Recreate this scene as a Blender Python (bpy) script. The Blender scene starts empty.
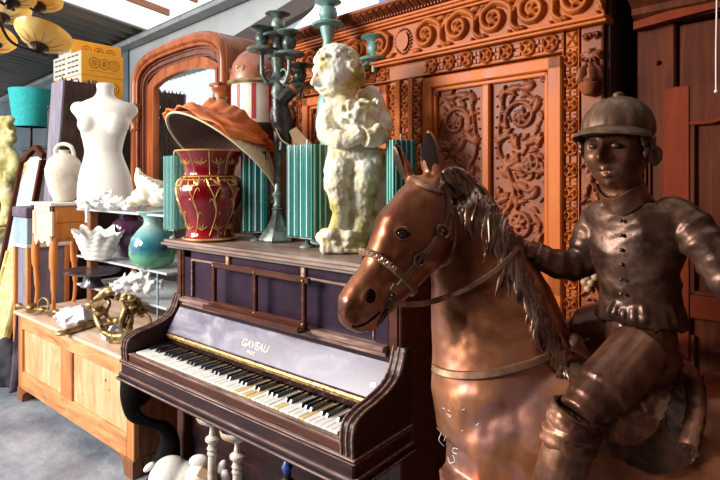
import bpy, bmesh, math, random
import numpy as np
from mathutils import Vector, Matrix, noise
from mathutils.bvhtree import BVHTree
random.seed(7); np.random.seed(7)
SC = bpy.context.scene; COL = SC.collection
PI = math.pi
# ------------------------------------------------------------------ camera, light, exposure
CAM_H = 1.485; YAW = math.radians(39.4); FPX = 535.0
cd = bpy.data.cameras.new('camera'); cam = bpy.data.objects.new('camera', cd); COL.objects.link(cam)
cam.location = (0, 0, CAM_H); cam.rotation_euler = (PI/2, 0, YAW)
cd.lens = FPX/720*36; cd.sensor_width = 36; cd.shift_y = -60/720; cd.clip_start = 0.02
SC.camera = cam
world = bpy.data.worlds.new('daylight'); SC.world = world; world.use_nodes = True
bg = world.node_tree.nodes['Background']; bg.inputs[0].default_value = (0.93, 0.97, 1.0, 1); bg.inputs[1].default_value = 0.95
def area_light(name, loc, target, size, power, colour, size_y=None):
    l = bpy.data.lights.new(name, 'AREA'); l.energy = power; l.color = colour; l.size = size
    if size_y: l.shape = 'RECTANGLE'; l.size_y = size_y
    o = bpy.data.objects.new(name, l); COL.objects.link(o); o.location = loc
    o.rotation_euler = (Vector(target)-Vector(loc)).to_track_quat('-Z', 'Y').to_euler()
    return o
area_light('daylight_from_the_open_side', (-5.2, -2.6, 3.0), (-1.6, 1.7, 0.9), 2.0, 300, (1.0, 0.95, 0.87))
area_light('jockey_fill', (-2.9, -1.2, 2.3), (-0.45, 1.3, 1.2), 0.7, 88, (1.0, 0.95, 0.9))  # added fill that brightens the jockey and horse, not a real source
SC.view_settings.view_transform = 'Standard'; SC.view_settings.look = 'None'
SC.view_settings.exposure = 0.5; SC.view_settings.gamma = 1.0; SC.view_settings.use_curve_mapping = False

# ------------------------------------------------------------------ geometry helpers
c_, s_ = math.cos(YAW), math.sin(YAW)
RV = Vector((c_, s_, 0)); FV = Vector((-s_, c_, 0)); UP = Vector((0, 0, 1)); EYE = Vector((0, 0, CAM_H))
def ray(px, py): return RV*((px-360)/FPX) + FV + UP*((180-py)/FPX)
def at(px, py, D=None, X=None, Y=None, Z=None):
    """a measured point: where the sight line through a photo point meets a known distance or plane"""
    r = ray(px, py)
    if D is None:
        D = X/r.x if X is not None else Y/r.y if Y is not None else (Z-CAM_H)/r.z
    return EYE + r*D
WM = {}
def W(o): return WM.get(o.name, Matrix.Identity(4))
def thing(name, label, cat, loc=(0, 0, 0), rz=0.0, group=None):
    o = bpy.data.objects.new(name, None); COL.objects.link(o); o.empty_display_size = .05
    o.location = loc; o.rotation_euler = (0, 0, rz)
    WM[o.name] = Matrix.Translation(Vector(loc)) @ Matrix.Rotation(rz, 4, 'Z')
    return tag(o, label, cat, group)
def tag(o, label=None, cat=None, group=None, kind=None):
    if label: o['label'] = label
    if cat: o['category'] = cat
    if group: o['group'] = group
    if kind: o['kind'] = kind
    return o
def dup(root, loc, rz, label, group=None):
    r = root.copy(); COL.objects.link(r); r.location = loc; r.rotation_euler = (0, 0, rz); r['label'] = label
    WM[r.name] = Matrix.Translation(Vector(loc)) @ Matrix.Rotation(rz, 4, 'Z')
    if group: r['group'] = group
    for ch in list(root.children):
        k = ch.copy(); COL.objects.link(k); k.parent = r
        for g in ch.children:
            d = g.copy(); COL.objects.link(d); d.parent = k
    return r
def cr(pts, n=8, closed=False):
    """Catmull-Rom through points"""
    P = [Vector(p) for p in pts]; out = []; N = len(P)
    rng = range(N) if closed else range(N-1)
    for i in rng:
        if closed: a, b, c, d = P[(i-1) % N], P[i], P[(i+1) % N], P[(i+2) % N]
        else: a, b, c, d = P[max(i-1, 0)], P[i], P[i+1], P[min(i+2, N-1)]
        for j in range(n):
            t = j/n
            out.append(.5*((2*b) + (c-a)*t + (2*a-5*b+4*c-d)*t*t + (3*b-a-3*c+d)*t**3))
    if not closed: out.append(P[-1])
    return out
def interp(vals, n, closed=False):
    out = []; N = len(vals)
    for i in range(N-1):
        for j in range(n): out.append(vals[i]+(vals[i+1]-vals[i])*j/n)
    out.append(vals[-1]); return out
class MB:
    def __init__(s, M=None): s.v = []; s.f = []; s.M = M or Matrix.Identity(4); s.sh = []
    def add(s, vs, fs):
        b = len(s.v); s.v += [s.M @ Vector(v) for v in vs]; s.f += [tuple(i+b for i in f) for f in fs]; return s
    def box(s, c, d, bev=0.004, rot=None):
        hx, hy, hz = [abs(x)/2 for x in d]; b = min(bev, hx*.45, hy*.45, hz*.45)
        T = Matrix.Translation(Vector(c))
        if rot is not None: T = T @ rot.to_4x4()
        vs = []; idx = {}
        for sx in (-1, 1):
            for sy in (-1, 1):
                for sz in (-1, 1):
                    for k, (ax, ay, az) in enumerate(((0, b, b), (b, 0, b), (b, b, 0))):
                        idx[(sx, sy, sz, k)] = len(vs); vs.append(T @ Vector((sx*(hx-ax), sy*(hy-ay), sz*(hz-az))))
        F = []
        for sg in (-1, 1):
            q = [(-1, -1), (1, -1), (1, 1), (-1, 1)]
            F.append([idx[(sg, a, c2, 0)] for a, c2 in q]); F.append([idx[(a, sg, c2, 1)] for a, c2 in q]); F.append([idx[(a, c2, sg, 2)] for a, c2 in q])
        for a in (-1, 1):
            for b2 in (-1, 1):
                F.append([idx[(a, b2, -1, 0)], idx[(a, b2, 1, 0)], idx[(a, b2, 1, 1)], idx[(a, b2, -1, 1)]])
                F.append([idx[(a, -1, b2, 0)], idx[(a, 1, b2, 0)], idx[(a, 1, b2, 2)], idx[(a, -1, b2, 2)]])
                F.append([idx[(-1, a, b2, 1)], idx[(1, a, b2, 1)], idx[(1, a, b2, 2)], idx[(-1, a, b2, 2)]])
                for c2 in (-1, 1): F.append([idx[(a, b2, c2, k)] for k in range(3)])
        return s.add(vs, F)
    def b2(s, x0, x1, y0, y1, z0, z1, bev=0.004): return s.box(((x0+x1)/2, (y0+y1)/2, (z0+z1)/2), (x1-x0, y1-y0, z1-z0), bev)
    def loft(s, rings, cap=True, closed=False):
        n = len(rings[0]); vs = [p for r in rings for p in r]; fs = []
        m = len(rings)
        for i in range(m if closed else m-1):
            a, b = i*n, ((i+1) % m)*n
            for j in range(n): k = (j+1) % n; fs.append((a+j, a+k, b+k, b+j))
        if cap and not closed:
            fs.append(tuple(range(n))[::-1]); fs.append(tuple(range((m-1)*n, m*n)))
        return s.add(vs, fs)
    def tube(s, pts, r, seg=10, flat=1.0, cap=True, closed=False):
        P = [Vector(p) for p in pts]; n = len(P)
        R = r if isinstance(r, (list, tuple)) else [r]*n
        T = []
        for i in range(n):
            a = P[(i-1) % n] if closed or i > 0 else P[i]; b = P[(i+1) % n] if closed or i < n-1 else P[i]
            t = (b-a); T.append(t.normalized() if t.length > 1e-9 else Vector((0, 0, 1)))
        u = T[0].orthogonal().normalized(); rings = []
        for i in range(n):
            u = (u - T[i]*u.dot(T[i]));  u = u.normalized() if u.length > 1e-6 else T[i].orthogonal().normalized()
            w = T[i].cross(u)
            rings.append([P[i] + (u*math.cos(2*PI*k/seg) + w*math.sin(2*PI*k/seg)*flat)*R[i] for k in range(seg)])
        return s.loft(rings, cap, closed)
    def strap(s, pts, nrm, w, t, closed=False):
        """flat band along pts lying against a surface with the given normals"""
        P = [Vector(p) for p in pts]; n = len(P); rings = []
        for i in range(n):
            a = P[(i-1) % n] if closed or i > 0 else P[i]; b = P[(i+1) % n] if closed or i < n-1 else P[i]
            T = (b-a).normalized(); N = Vector(nrm[i]).normalized(); B = T.cross(N).normalized(); N = B.cross(T)
            ww = w[i] if isinstance(w, list) else w
            h = ww/2; rings.append([P[i]-B*h-N*t*.3, P[i]+B*h-N*t*.3, P[i]+B*h*.96+N*t*.55, P[i]+B*h*.7+N*t, P[i]-B*h*.7+N*t, P[i]-B*h*.96+N*t*.55])
        return s.loft(rings, True, closed)
    def lathe(s, prof, o=(0, 0, 0), seg=32, axis=None, a0=0, sx=1, sy=1):
        o = Vector(o); q = Vector((0, 0, 1)).rotation_difference(Vector(axis)).to_matrix() if axis is not None else Matrix.Identity(3)
        rings = []
        for r, z in prof:
            r = max(r, .0003)
            rings.append([o + q @ Vector((r*sx*math.cos(a0+2*PI*k/seg), r*sy*math.sin(a0+2*PI*k/seg), z)) for k in range(seg)])
        return s.loft(rings, True)
    def ell(s, c, r, rot=None, seg=20, rings=12):
        c = Vector(c); r = Vector((r, r, r)) if not hasattr(r, '__len__') else Vector(r)
        R = rot if rot is not None else Matrix.Identity(3); L = []
        for i in range(rings+1):
            th = PI*i/rings; st = max(math.sin(th), .004)
            L.append([c + R @ Vector((r.x*st*math.cos(2*PI*k/seg), r.y*st*math.sin(2*PI*k/seg), r.z*math.cos(th))) for k in range(seg)])
        return s.loft(L, True)
    def torus(s, c, R, r, normal=(0, 0, 1), seg=28, rs=8, sx=1.0):
        q = Vector((0, 0, 1)).rotation_difference(Vector(normal)).to_matrix(); c = Vector(c)
        return s.tube([c + q @ Vector((R*sx*math.cos(2*PI*k/seg), R*math.sin(2*PI*k/seg), 0)) for k in range(seg)], r, rs, closed=True)
    def prism(s, poly, d0, d1, plane='xz'):
        """polygon extruded from d0 to d1 along the third axis"""
        def mk(p, d): return {'xz': (p[0], d, p[1]), 'yz': (d, p[0], p[1]), 'xy': (p[0], p[1], d)}[plane]
        n = len(poly); vs = [mk(p, d0) for p in poly]+[mk(p, d1) for p in poly]
        fs = [tuple(range(n))[::-1], tuple(range(n, 2*n))]+[(i, (i+1) % n, n+(i+1) % n, n+i) for i in range(n)]
        return s.add(vs, fs)
    def quads(s, A, B, d):
        """solid band between two equally long outlines (x,z), extruded in y over d=(y0,y1)"""
        n = len(A); R = []
        for i in range(n):
            R.append([(A[i][0], d[0], A[i][1]), (B[i][0], d[0], B[i][1]), (B[i][0], d[1], B[i][1]), (A[i][0], d[1], A[i][1])])
        return s.loft(R, True)
    def grid(s, X, Z, H, y=0.0):
        """relief sheet: point (x, y-h, z)"""
        nx, nz = len(X), len(Z); vs = [(X[i], y-H[i][j], Z[j]) for i in range(nx) for j in range(nz)]
        fs = [(i*nz+j, (i+1)*nz+j, (i+1)*nz+j+1, i*nz+j+1) for i in range(nx-1) for j in range(nz-1)]
        return s.add(vs, fs)
    def build(s, name, mat, parent=None, smooth=35, origin=None, recalc=True):
        me = bpy.data.meshes.new(name)
        if parent is not None: Wp = W(parent); inv = Wp.inverted()
        else:
            inv = Matrix.Translation(-Vector(origin)) if origin is not None else Matrix.Identity(4)
        me.from_pydata([inv @ v for v in s.v], [], s.f)
        return finish(me, name, mat, parent, smooth, origin, recalc)
def finish(me, name, mat, parent, smooth=35, origin=None, recalc=True):
    if recalc:
        bm = bmesh.new(); bm.from_mesh(me); bmesh.ops.recalc_face_normals(bm, faces=bm.faces); bm.to_mesh(me); bm.free()
    if smooth:
        me.polygons.foreach_set('use_smooth', [True]*len(me.polygons))
        if smooth < 180: me.set_sharp_from_angle(angle=math.radians(smooth))
    if mat: me.materials.append(mat)
    o = bpy.data.objects.new(name, me); COL.objects.link(o)
    if parent is not None: o.parent = parent; WM[o.name] = W(parent)
    elif origin is not None: o.location = origin; WM[o.name] = Matrix.Translation(Vector(origin))
    return o
def fuse(mb, voxel, name, mat, parent=None, smooth_it=4, origin=None, disp=None, keep=False):
    """melt overlapping closed lumps into one continuous skin"""
    me = bpy.data.meshes.new('tmp')
    inv = W(parent).inverted() if parent is not None else Matrix.Translation(-Vector(origin)) if origin is not None else Matrix.Identity(4)
    me.from_pydata([inv @ v for v in mb.v], [], mb.f); me.update()
    t = bpy.data.objects.new('tmp', me); COL.objects.link(t)
    m = t.modifiers.new('r', 'REMESH'); m.mode = 'VOXEL'; m.voxel_size = voxel; m.adaptivity = 0
    if smooth_it: k = t.modifiers.new('s', 'SMOOTH'); k.iterations = smooth_it; k.factor = .5
    dg = bpy.context.evaluated_depsgraph_get(); dg.update()
    out = bpy.data.meshes.new_from_object(t.evaluated_get(dg)); out.name = name
    bpy.data.objects.remove(t); out.materials.clear()
    if disp:
        n = len(out.vertices); nn = [0]*(3*n); out.vertices.foreach_get('co', nn)
        co = np.array(nn).reshape(-1, 3); no = np.array([v.normal[:] for v in out.vertices])
        d = np.array([disp(Vector(p), Vector(q)) for p, q in zip(co, no)])
        out.vertices.foreach_set('co', (co+no*d[:, None]).ravel()); out.update()
    return finish(out, name, mat, parent, 180, origin, False)
def text_mesh(body, size, depth, mat, M, parent, name='lettering', space=1.0):
    cu = bpy.data.curves.new('t', 'FONT'); cu.body = body; cu.size = size; cu.extrude = depth; cu.align_x = 'CENTER'; cu.space_character = space
    t = bpy.data.objects.new('t', cu); COL.objects.link(t)
    dg = bpy.context.evaluated_depsgraph_get(); dg.update()
    me = bpy.data.meshes.new_from_object(t.evaluated_get(dg)); bpy.data.objects.remove(t); me.name = name
    me.transform(W(parent).inverted() @ M); me.materials.clear()
    return finish(me, name, mat, parent, 0, recalc=False)

# ------------------------------------------------------------------ materials
def nodes(name):
    m = bpy.data.materials.new(name); m.use_nodes = True; nt = m.node_tree
    return m, nt, nt.nodes['Principled BSDF'], nt.nodes.new, nt.links.new
def ramp(new, stops):
    r = new('ShaderNodeValToRGB'); e = r.color_ramp.elements
    while len(e) < len(stops): e.new(.5)
    for i, (p, c) in enumerate(stops): e[i].position = p; e[i].color = (*c, 1)
    return r
def mat(name, stops, rough=.5, metal=0.0, scale=6.0, stretch=(1, 1, 1), detail=6, bump=0.0, bscale=None, rvar=0.0, coat=0.0, trans=0.0, distort=0.0, spec=.5, alpha=None, bdist=.02, sub=0.0, rot=(0, 0, 0)):
    m, nt, P, new, link = nodes(name)
    if not isinstance(stops[0][0], (int, float)) or len(stops) == 3 and not hasattr(stops[0], '__len__'): pass
    tc = new('ShaderNodeTexCoord'); mp = new('ShaderNodeMapping'); mp.inputs['Scale'].default_value = stretch; mp.inputs['Rotation'].default_value = rot
    link(tc.outputs['Object'], mp.inputs['Vector'])
    nz = new('ShaderNodeTexNoise'); nz.inputs['Scale'].default_value = scale; nz.inputs['Detail'].default_value = detail; nz.inputs['Distortion'].default_value = distort
    nz.inputs['Roughness'].default_value = .6
    link(mp.outputs['Vector'], nz.inputs['Vector'])
    r = ramp(new, stops); link(nz.outputs['Fac'], r.inputs['Fac']); link(r.outputs['Color'], P.inputs['Base Color'])
    P.inputs['Metallic'].default_value = metal; P.inputs['Roughness'].default_value = rough
    P.inputs['Coat Weight'].default_value = coat; P.inputs['Coat Roughness'].default_value = .12
    P.inputs['Transmission Weight'].default_value = trans; P.inputs['Specular IOR Level'].default_value = spec
    if sub: P.inputs['Subsurface Weight'].default_value = sub; P.inputs['Subsurface Radius'].default_value = (.02, .015, .01)
    if alpha is not None: P.inputs['Alpha'].default_value = alpha
    if rvar:
        mr = new('ShaderNodeMapRange'); mr.inputs['From Min'].default_value = .3; mr.inputs['From Max'].default_value = .7
        mr.inputs['To Min'].default_value = max(rough-rvar, .03); mr.inputs['To Max'].default_value = min(rough+rvar, 1)
        link(nz.outputs['Fac'], mr.inputs['Value']); link(mr.outputs['Result'], P.inputs['Roughness'])
    if bump:
        n2 = new('ShaderNodeTexNoise'); n2.inputs['Scale'].default_value = bscale or scale*4; n2.inputs['Detail'].default_value = 5
        link(mp.outputs['Vector'], n2.inputs['Vector'])
        b = new('ShaderNodeBump'); b.inputs['Strength'].default_value = bump; b.inputs['Distance'].default_value = bdist
        link(n2.outputs['Fac'], b.inputs['Height']); link(b.outputs['Normal'], P.inputs['Normal'])
    return m
def wood(name, dark, mid, light, rough=.4, grain=(9, 9, .8), scale=3.0, coat=0.0, bump=.06, spec=.5):
    return mat(name, [(.3, dark), (.5, mid), (.72, light)], rough, 0, scale, grain, 7, bump, scale*3, .08, coat, distort=.8, spec=spec, bdist=.004)
def flat(name, c, rough=.5, metal=0.0, **k):
    c2 = tuple(x*.82 for x in c); return mat(name, [(.35, c2), (.65, c)], rough, metal, k.pop('scale', 12), **k)
M = {}
M['wardrobe'] = wood('wardrobe_orange_wood', (.33, .062, .008), (.47, .105, .011), (.56, .145, .018), .45, (8, 8, .7), spec=.2)
M['carved'] = mat('wardrobe_carved_wood', [(.3, (.11, .029, .014)), (.55, (.24, .066, .026)), (.75, (.33, .098, .037))], .45, 0, 9, (1, 1, 1), 6, .12, 60, .08, spec=.18, bdist=.003)
M['carvedlight'] = mat('wardrobe_carved_frieze_wood', [(.3, (.20, .044, .009)), (.55, (.35, .085, .015)), (.75, (.44, .125, .025))], .45, 0, 9, (1, 1, 1), 6, .1, 60, .08, spec=.2, bdist=.003)
M['wardrobedark'] = wood('wardrobe_shaded_side', (.035, .014, .01), (.055, .02, .013), (.07, .027, .016), .5)  # the side's shade put into a darker copy of the wood
M['piano'] = mat('piano_dark_veneer', [(.3, (.014, .006, .007)), (.55, (.03, .011, .012)), (.75, (.055, .02, .017))], .34, 0, 5, (2, 2, 9), 6, .03, 40, .1, spec=.2, bdist=.003)
M['pianoshade'] = mat('piano_shaded_wood', [(.3, (.003, .0025, .0025)), (.7, (.008, .005, .004))], .6, 0, 8, spec=.06)  # shade under the keyboard put into the colour of the lower parts
M['pianored'] = wood('piano_red_brown_wood', (.035, .010, .006), (.065, .018, .009), (.11, .032, .015), .36, (1, 9, 9), 3, .05, spec=.2)
M['pianotrim'] = mat('piano_worn_glint_moulding', [(.35, (.09, .038, .026)), (.55, (.26, .15, .12)), (.75, (.50, .38, .33))], .4, 0, 14, (.6, 6, 6), 6)
M['pianopanel'] = mat('piano_purple_panel', [(.3, (.014, .007, .014)), (.6, (.030, .013, .028)), (.8, (.055, .028, .05))], .36, 0, 4, (1, 1, 1), 7, .03, 60, .1, spec=.14, bdist=.002)
M['fallboard'] = mat('piano_scuffed_sheen_fallboard', [(.3, (.03, .014, .04)), (.45, (.075, .05, .10)), (.56, (.13, .11, .17)), (.68, (.26, .24, .28)), (.8, (.38, .35, .36))], .36, 0, 4.5, (1, 1.6, 1.6), 8, .02, 70, .1, spec=.45, distort=.9, bdist=.002)  # pale tones mix scuffs with sky reflections put into the colour
M['pianotop'] = mat('piano_worn_lid', [(.3, (.12, .07, .055)), (.55, (.25, .17, .14)), (.75, (.40, .31, .26))], .4, 0, 5, (.8, 5, 5), 6, .03, 40, .1)
M['ivory'] = mat('ivory_key', [(.3, (.80, .76, .68)), (.7, (.90, .88, .84))], .25, 0, 30, coat=.3)
M['ivoryold'] = mat('yellowed_key', [(.3, (.62, .42, .16)), (.7, (.74, .55, .27))], .4, 0, 30)
M['ebony'] = flat('ebony_key', (.012, .011, .012), .25, coat=.3)
M['gold'] = mat('gold_leaf_letters', [(.3, (.80, .55, .36)), (.7, (.95, .78, .6))], .5, 0, 40)
M['goldstrip'] = mat('brass_hinge_strip', [(.35, (.10, .05, .02)), (.5, (.35, .2, .06)), (.7, (.62, .42, .16))], .4, .5, 60, bump=.3, bdist=.002)
M['brass'] = mat('old_brass', [(.3, (.09, .045, .014)), (.48, (.27, .16, .055)), (.72, (.62, .47, .24))], .38, .7, 18, bump=.15, bdist=.003)
M['pine'] = mat('knotty_pine', [(.28, (.30, .10, .028)), (.45, (.50, .21, .07)), (.6, (.60, .29, .11)), (.75, (.64, .35, .16))], .5, 0, 2.2, (1.2, 6, 7), 7, .05, 14, .06, distort=1.4, bdist=.004)
M['pinetop'] = mat('scuffed_pine_top', [(.3, (.46, .28, .18)), (.55, (.64, .46, .34)), (.75, (.78, .66, .56))], .5, 0, 3, (1, 6, 6), 7, .05, 14, distort=.8, bdist=.004)
M['pineside'] = wood('chest_brown_end', (.13, .04, .012), (.23, .075, .02), (.32, .115, .035), .4, (6, 6, .8))
M['knot'] = mat('pine_knot', [(.4, (.13, .05, .015)), (.6, (.30, .12, .035))], .5, 0, 40)
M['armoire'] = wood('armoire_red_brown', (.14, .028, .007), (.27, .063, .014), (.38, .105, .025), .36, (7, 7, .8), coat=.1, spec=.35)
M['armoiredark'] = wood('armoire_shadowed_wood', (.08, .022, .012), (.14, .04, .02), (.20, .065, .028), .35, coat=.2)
M['mirror'] = flat('mirror_glass', (.86, .9, .9), .03, 1.0)
M['wallgrey'] = mat('grey_plaster', [(.3, (.25, .285, .30)), (.6, (.33, .36, .37)), (.8, (.38, .405, .405))], .8, 0, 2.5, bump=.1, bscale=30, bdist=.004)
M['beam'] = mat('grey_steel_beam', [(.3, (.16, .18, .19)), (.7, (.27, .29, .30))], .5, .1, 4)
M['roof'] = mat('corrugated_roof', [(.3, (.16, .155, .14)), (.6, (.27, .255, .225)), (.8, (.36, .33, .28))], .6, .2, 2, (4, .5, 1))
M['rafter'] = wood('rust_red_rafter', (.30, .10, .05), (.42, .16, .08), (.52, .22, .12), .5, (9, .8, 9))
M['floor'] = mat('grey_concrete', [(.3, (.11, .125, .165)), (.5, (.20, .225, .275)), (.7, (.31, .33, .375))], .55, 0, 3.2, bump=.5, bscale=14, detail=9, rvar=.15, bdist=.02)
M['bronze'] = mat('copper_bronze', [(.30, (.07, .02, .012)), (.41, (.20, .062, .03)), (.53, (.40, .155, .07)), (.64, (.26, .12, .10)), (.78, (.56, .30, .19))], .34, .7, 4.2, (1, 1, 1), 6, .1, 40, .1, distort=.7, bdist=.004)
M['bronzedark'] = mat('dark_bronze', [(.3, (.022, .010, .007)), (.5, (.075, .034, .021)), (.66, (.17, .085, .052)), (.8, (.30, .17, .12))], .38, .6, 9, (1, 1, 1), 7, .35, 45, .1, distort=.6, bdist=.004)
M['bronzemid'] = mat('brown_bronze', [(.3, (.045, .017, .011)), (.48, (.14, .056, .031)), (.66, (.30, .14, .08)), (.8, (.42, .24, .18))], .36, .6, 8, (1, 1, 1), 7, .25, 45, .1, distort=.6, bdist=.004)
M['bronzemane'] = mat('mane_bronze', [(.3, (.06, .03, .024)), (.5, (.20, .11, .075)), (.7, (.42, .29, .22))], .3, .8, 14, (1, 1, 1), 5)
M['strap'] = mat('bronze_strap', [(.3, (.17, .085, .05)), (.6, (.36, .20, .12)), (.8, (.50, .32, .22))], .4, .7, 20, bump=.2, bdist=.003)
M['capbronze'] = mat('cap_bronze', [(.3, (.045, .020, .009)), (.55, (.12, .057, .026)), (.75, (.22, .12, .06))], .5, .45, 22, (2.2, 2.2, .35), 6, .35, 70, bdist=.003)
M['black'] = flat('hollow_shade', (.018, .009, .007), .9, spec=.05)  # shade inside nostril, ear and mouth put into a dark colour
M['eye'] = flat('dark_eye', (.02, .01, .008), .1)
M['stone'] = mat('lichened_stone', [(.30, (.22, .20, .05)), (.40, (.48, .40, .13)), (.475, (.68, .61, .40)), (.55, (.77, .73, .60)), (.72, (.83, .81, .73))], .85, 0, 7, (1, 1, 1), 8, .5, 60, distort=.5, bdist=.006)
M['stonegreen'] = mat('mossy_stone', [(.3, (.28, .27, .07)), (.42, (.52, .46, .16)), (.55, (.70, .62, .36)), (.72, (.80, .75, .55))], .85, 0, 8, bump=.5, bscale=50, bdist=.006)
M['plaster'] = mat('white_plaster', [(.3, (.54, .50, .44)), (.6, (.64, .61, .56))], .7, 0, 3, bump=.05, bscale=40, bdist=.004)
M['clay'] = mat('pale_clay', [(.3, (.46, .37, .28)), (.5, (.63, .54, .44)), (.7, (.74, .67, .58))], .8, 0, 9, bump=.2, bscale=60, bdist=.004)
M['coral'] = mat('white_coral', [(.3, (.66, .65, .62)), (.6, (.82, .82, .80))], .6, 0, 20, bump=.5, bscale=60, bdist=.006)
M['shell'] = mat('cream_shell', [(.3, (.62, .50, .32)), (.5, (.78, .70, .55)), (.7, (.86, .81, .71))], .45, 0, 6, (1, 1, 4), 6, .2, 40, bdist=.004)
M['clam'] = mat('giant_clam_shell', [(.35, (.55, .50, .44)), (.5, (.76, .73, .68)), (.65, (.86, .84, .81))], .5, 0, 12, (1, 1, 1), 6, .3, 40, bdist=.004)
M['purple'] = mat('purple_glaze', [(.3, (.045, .008, .035)), (.7, (.12, .02, .075))], .15, 0, 5, coat=.6)
M['shelfglass'] = mat('shelf_glass', [(.4, (.72, .76, .78)), (.6, (.80, .84, .86))], .12, 0, 3, trans=.35, alpha=.8)
M['dark'] = wood('dark_stained_wood', (.018, .010, .008), (.03, .016, .012), (.045, .024, .017), .5)
M['orangewood'] = wood('orange_cherry_wood', (.42, .12, .025), (.58, .19, .04), (.68, .26, .07), .35, (7, 7, .9))
M['palewood'] = wood('pale_lit_wood', (.58, .38, .24), (.70, .50, .35), (.78, .60, .45), .5, (7, 7, .9))
M['whitewood'] = wood('white_lit_wood', (.62, .58, .54), (.74, .70, .66), (.82, .8, .77), .6)  # bright daylight on upper faces put into the wood colour
M['bluegrey'] = mat('blue_grey_paint', [(.3, (.18, .27, .33)), (.7, (.34, .45, .50))], .5, 0, 6)
M['lavender'] = mat('lilac_grey_timber', [(.3, (.13, .11, .15)), (.55, (.22, .195, .25)), (.75, (.30, .27, .325))], .8, 0, 5, (8, 8, .7), 7, .3, 20, bdist=.006)
M['bark'] = mat('rough_brown_timber', [(.3, (.025, .014, .010)), (.55, (.065, .034, .024)), (.75, (.12, .066, .046))], .85, 0, 8, (2, 2, .7), 8, .7, 30, bdist=.02)
M['teal'] = mat('teal_felt_shade', [(.3, (.015, .36, .38)), (.6, (.03, .50, .52)), (.8, (.07, .62, .63))], .8, 0, 40, bump=.4, bscale=160, bdist=.003)
M['carton'] = mat('orange_carton', [(.35, (.90, .37, .03)), (.65, (.98, .46, .05))], .7, 0, 3, spec=.15)
M['cartonwhite'] = flat('pale_crate_side', (.55, .48, .42), .7)
M['ink'] = flat('dark_orange_ink', (.30, .07, .01), .6)
M['slot'] = flat('dark_vent_slot', (.05, .04, .04), .8)
M['gilt'] = mat('gilded_plaster', [(.3, (.40, .26, .06)), (.55, (.72, .56, .24)), (.75, (.86, .76, .48))], .5, .1, 10, bump=.3, bdist=.005)
M['cloth'] = mat('dark_purple_cloth', [(.3, (.05, .035, .055)), (.7, (.16, .12, .17))], .9, 0, 8)
M['darkcloth'] = mat('charcoal_cloth', [(.3, (.012, .012, .016)), (.7, (.05, .045, .055))], .9, 0, 8)
M['verdigris'] = mat('verdigris_bronze', [(.3, (.02, .026, .024)), (.45, (.06, .08, .072)), (.58, (.20, .26, .23)), (.75, (.40, .45, .41))], .4, .35, 12, bump=.25, bdist=.003, rvar=.1)
M['verdigrisdark'] = mat('dark_verdigris', [(.3, (.015, .018, .016)), (.55, (.05, .06, .052)), (.75, (.12, .15, .13))], .35, .5, 14, bump=.2, bdist=.003)
M['tealpatina'] = mat('teal_patina', [(.3, (.08, .2, .18)), (.55, (.22, .38, .34)), (.75, (.40, .52, .46))], .5, .2, 10, bump=.2, bdist=.003)
M['orangecloth'] = mat('orange_silk', [(.3, (.55, .10, .015)), (.6, (.80, .20, .04)), (.8, (.90, .36, .12))], .5, 0, 7, bump=.2, bdist=.006)
M['pleat'] = mat('beige_pleated_paper', [(.3, (.56, .40, .22)), (.7, (.74, .60, .40))], .7, 0, 8)
M['pleatin'] = mat('brown_shade_lining', [(.3, (.055, .022, .014)), (.7, (.13, .05, .03))], .6, 0, 6)
M['redglaze'] = mat('ruby_glass', [(.3, (.09, .001, .003)), (.55, (.19, .003, .007)), (.75, (.33, .008, .010))], .14, 0, 6, coat=.25)
M['goldpaint'] = mat('gold_paint', [(.3, (.55, .28, .06)), (.7, (.85, .55, .2))], .3, .6, 20)
M['leather'] = mat('black_leather', [(.3, (.006, .005, .006)), (.7, (.03, .024, .024))], .3, 0, 20, bump=.3, bdist=.004)
M['tan'] = flat('tan_leather', (.48, .30, .16), .6)
M['oldred'] = mat('old_red_paint', [(.3, (.10, .014, .004)), (.6, (.155, .023, .006)), (.8, (.20, .038, .010))], .6, 0, 5, (5, 5, .8), spec=.08)
M['oldwood'] = wood('dark_cupboard_wood', (.045, .010, .004), (.075, .017, .007), (.11, .028, .011), .6, (14, 14, 1.2), spec=.08)
M['domepink'] = mat('painted_dome', [(.3, (.18, .05, .028)), (.55, (.33, .12, .07)), (.75, (.46, .24, .17))], .35, 0, 6, coat=.3)
M['cream'] = mat('cream_paint', [(.3, (.66, .60, .52)), (.7, (.80, .76, .70))], .5, 0, 8)
M['crimson'] = flat('crimson_stripe', (.42, .03, .035), .5)
M['sheet'] = mat('white_sheet', [(.3, (.80, .80, .80)), (.7, (.90, .90, .89))], .8, 0, 3, sub=.0)
M['bluepaint'] = flat('blue_label', (.03, .09, .42), .5)
M['white_ceramic'] = mat('white_ceramic', [(.3, (.66, .62, .57)), (.6, (.80, .77, .73))], .35, 0, 7, coat=.3)
M['tanceramic'] = flat('tan_glaze', (.55, .36, .2), .4)
M['turned'] = mat('chipped_white_paint', [(.35, (.38, .22, .13)), (.48, (.62, .52, .44)), (.6, (.74, .68, .63))], .6, 0, 22, bump=.3, bdist=.003)
M['iron'] = flat('brown_iron', (.05, .026, .018), .4, .5)
M['crystal'] = mat('clouded_crystal', [(.3, (.55, .56, .62)), (.7, (.78, .79, .84))], .3, 0, 12, bump=.4, bdist=.008)
M['cord'] = flat('white_cord', (.7, .62, .55), .6)
M['chalk'] = flat('white_chalk', (.8, .8, .82), .9)
M['bluesteel'] = flat('blue_glass_knob', (.05, .09, .3), .2)
def glass(name, tint, rough=.04, mixfac=.5, body=None):
    m, nt, P, new, link = nodes(name)
    P.inputs['Base Color'].default_value = (*tint, 1); P.inputs['Roughness'].default_value = rough
    P.inputs['Transmission Weight'].default_value = mixfac; P.inputs['IOR'].default_value = 1.45; P.inputs['Coat Weight'].default_value = .3
    return m
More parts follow.
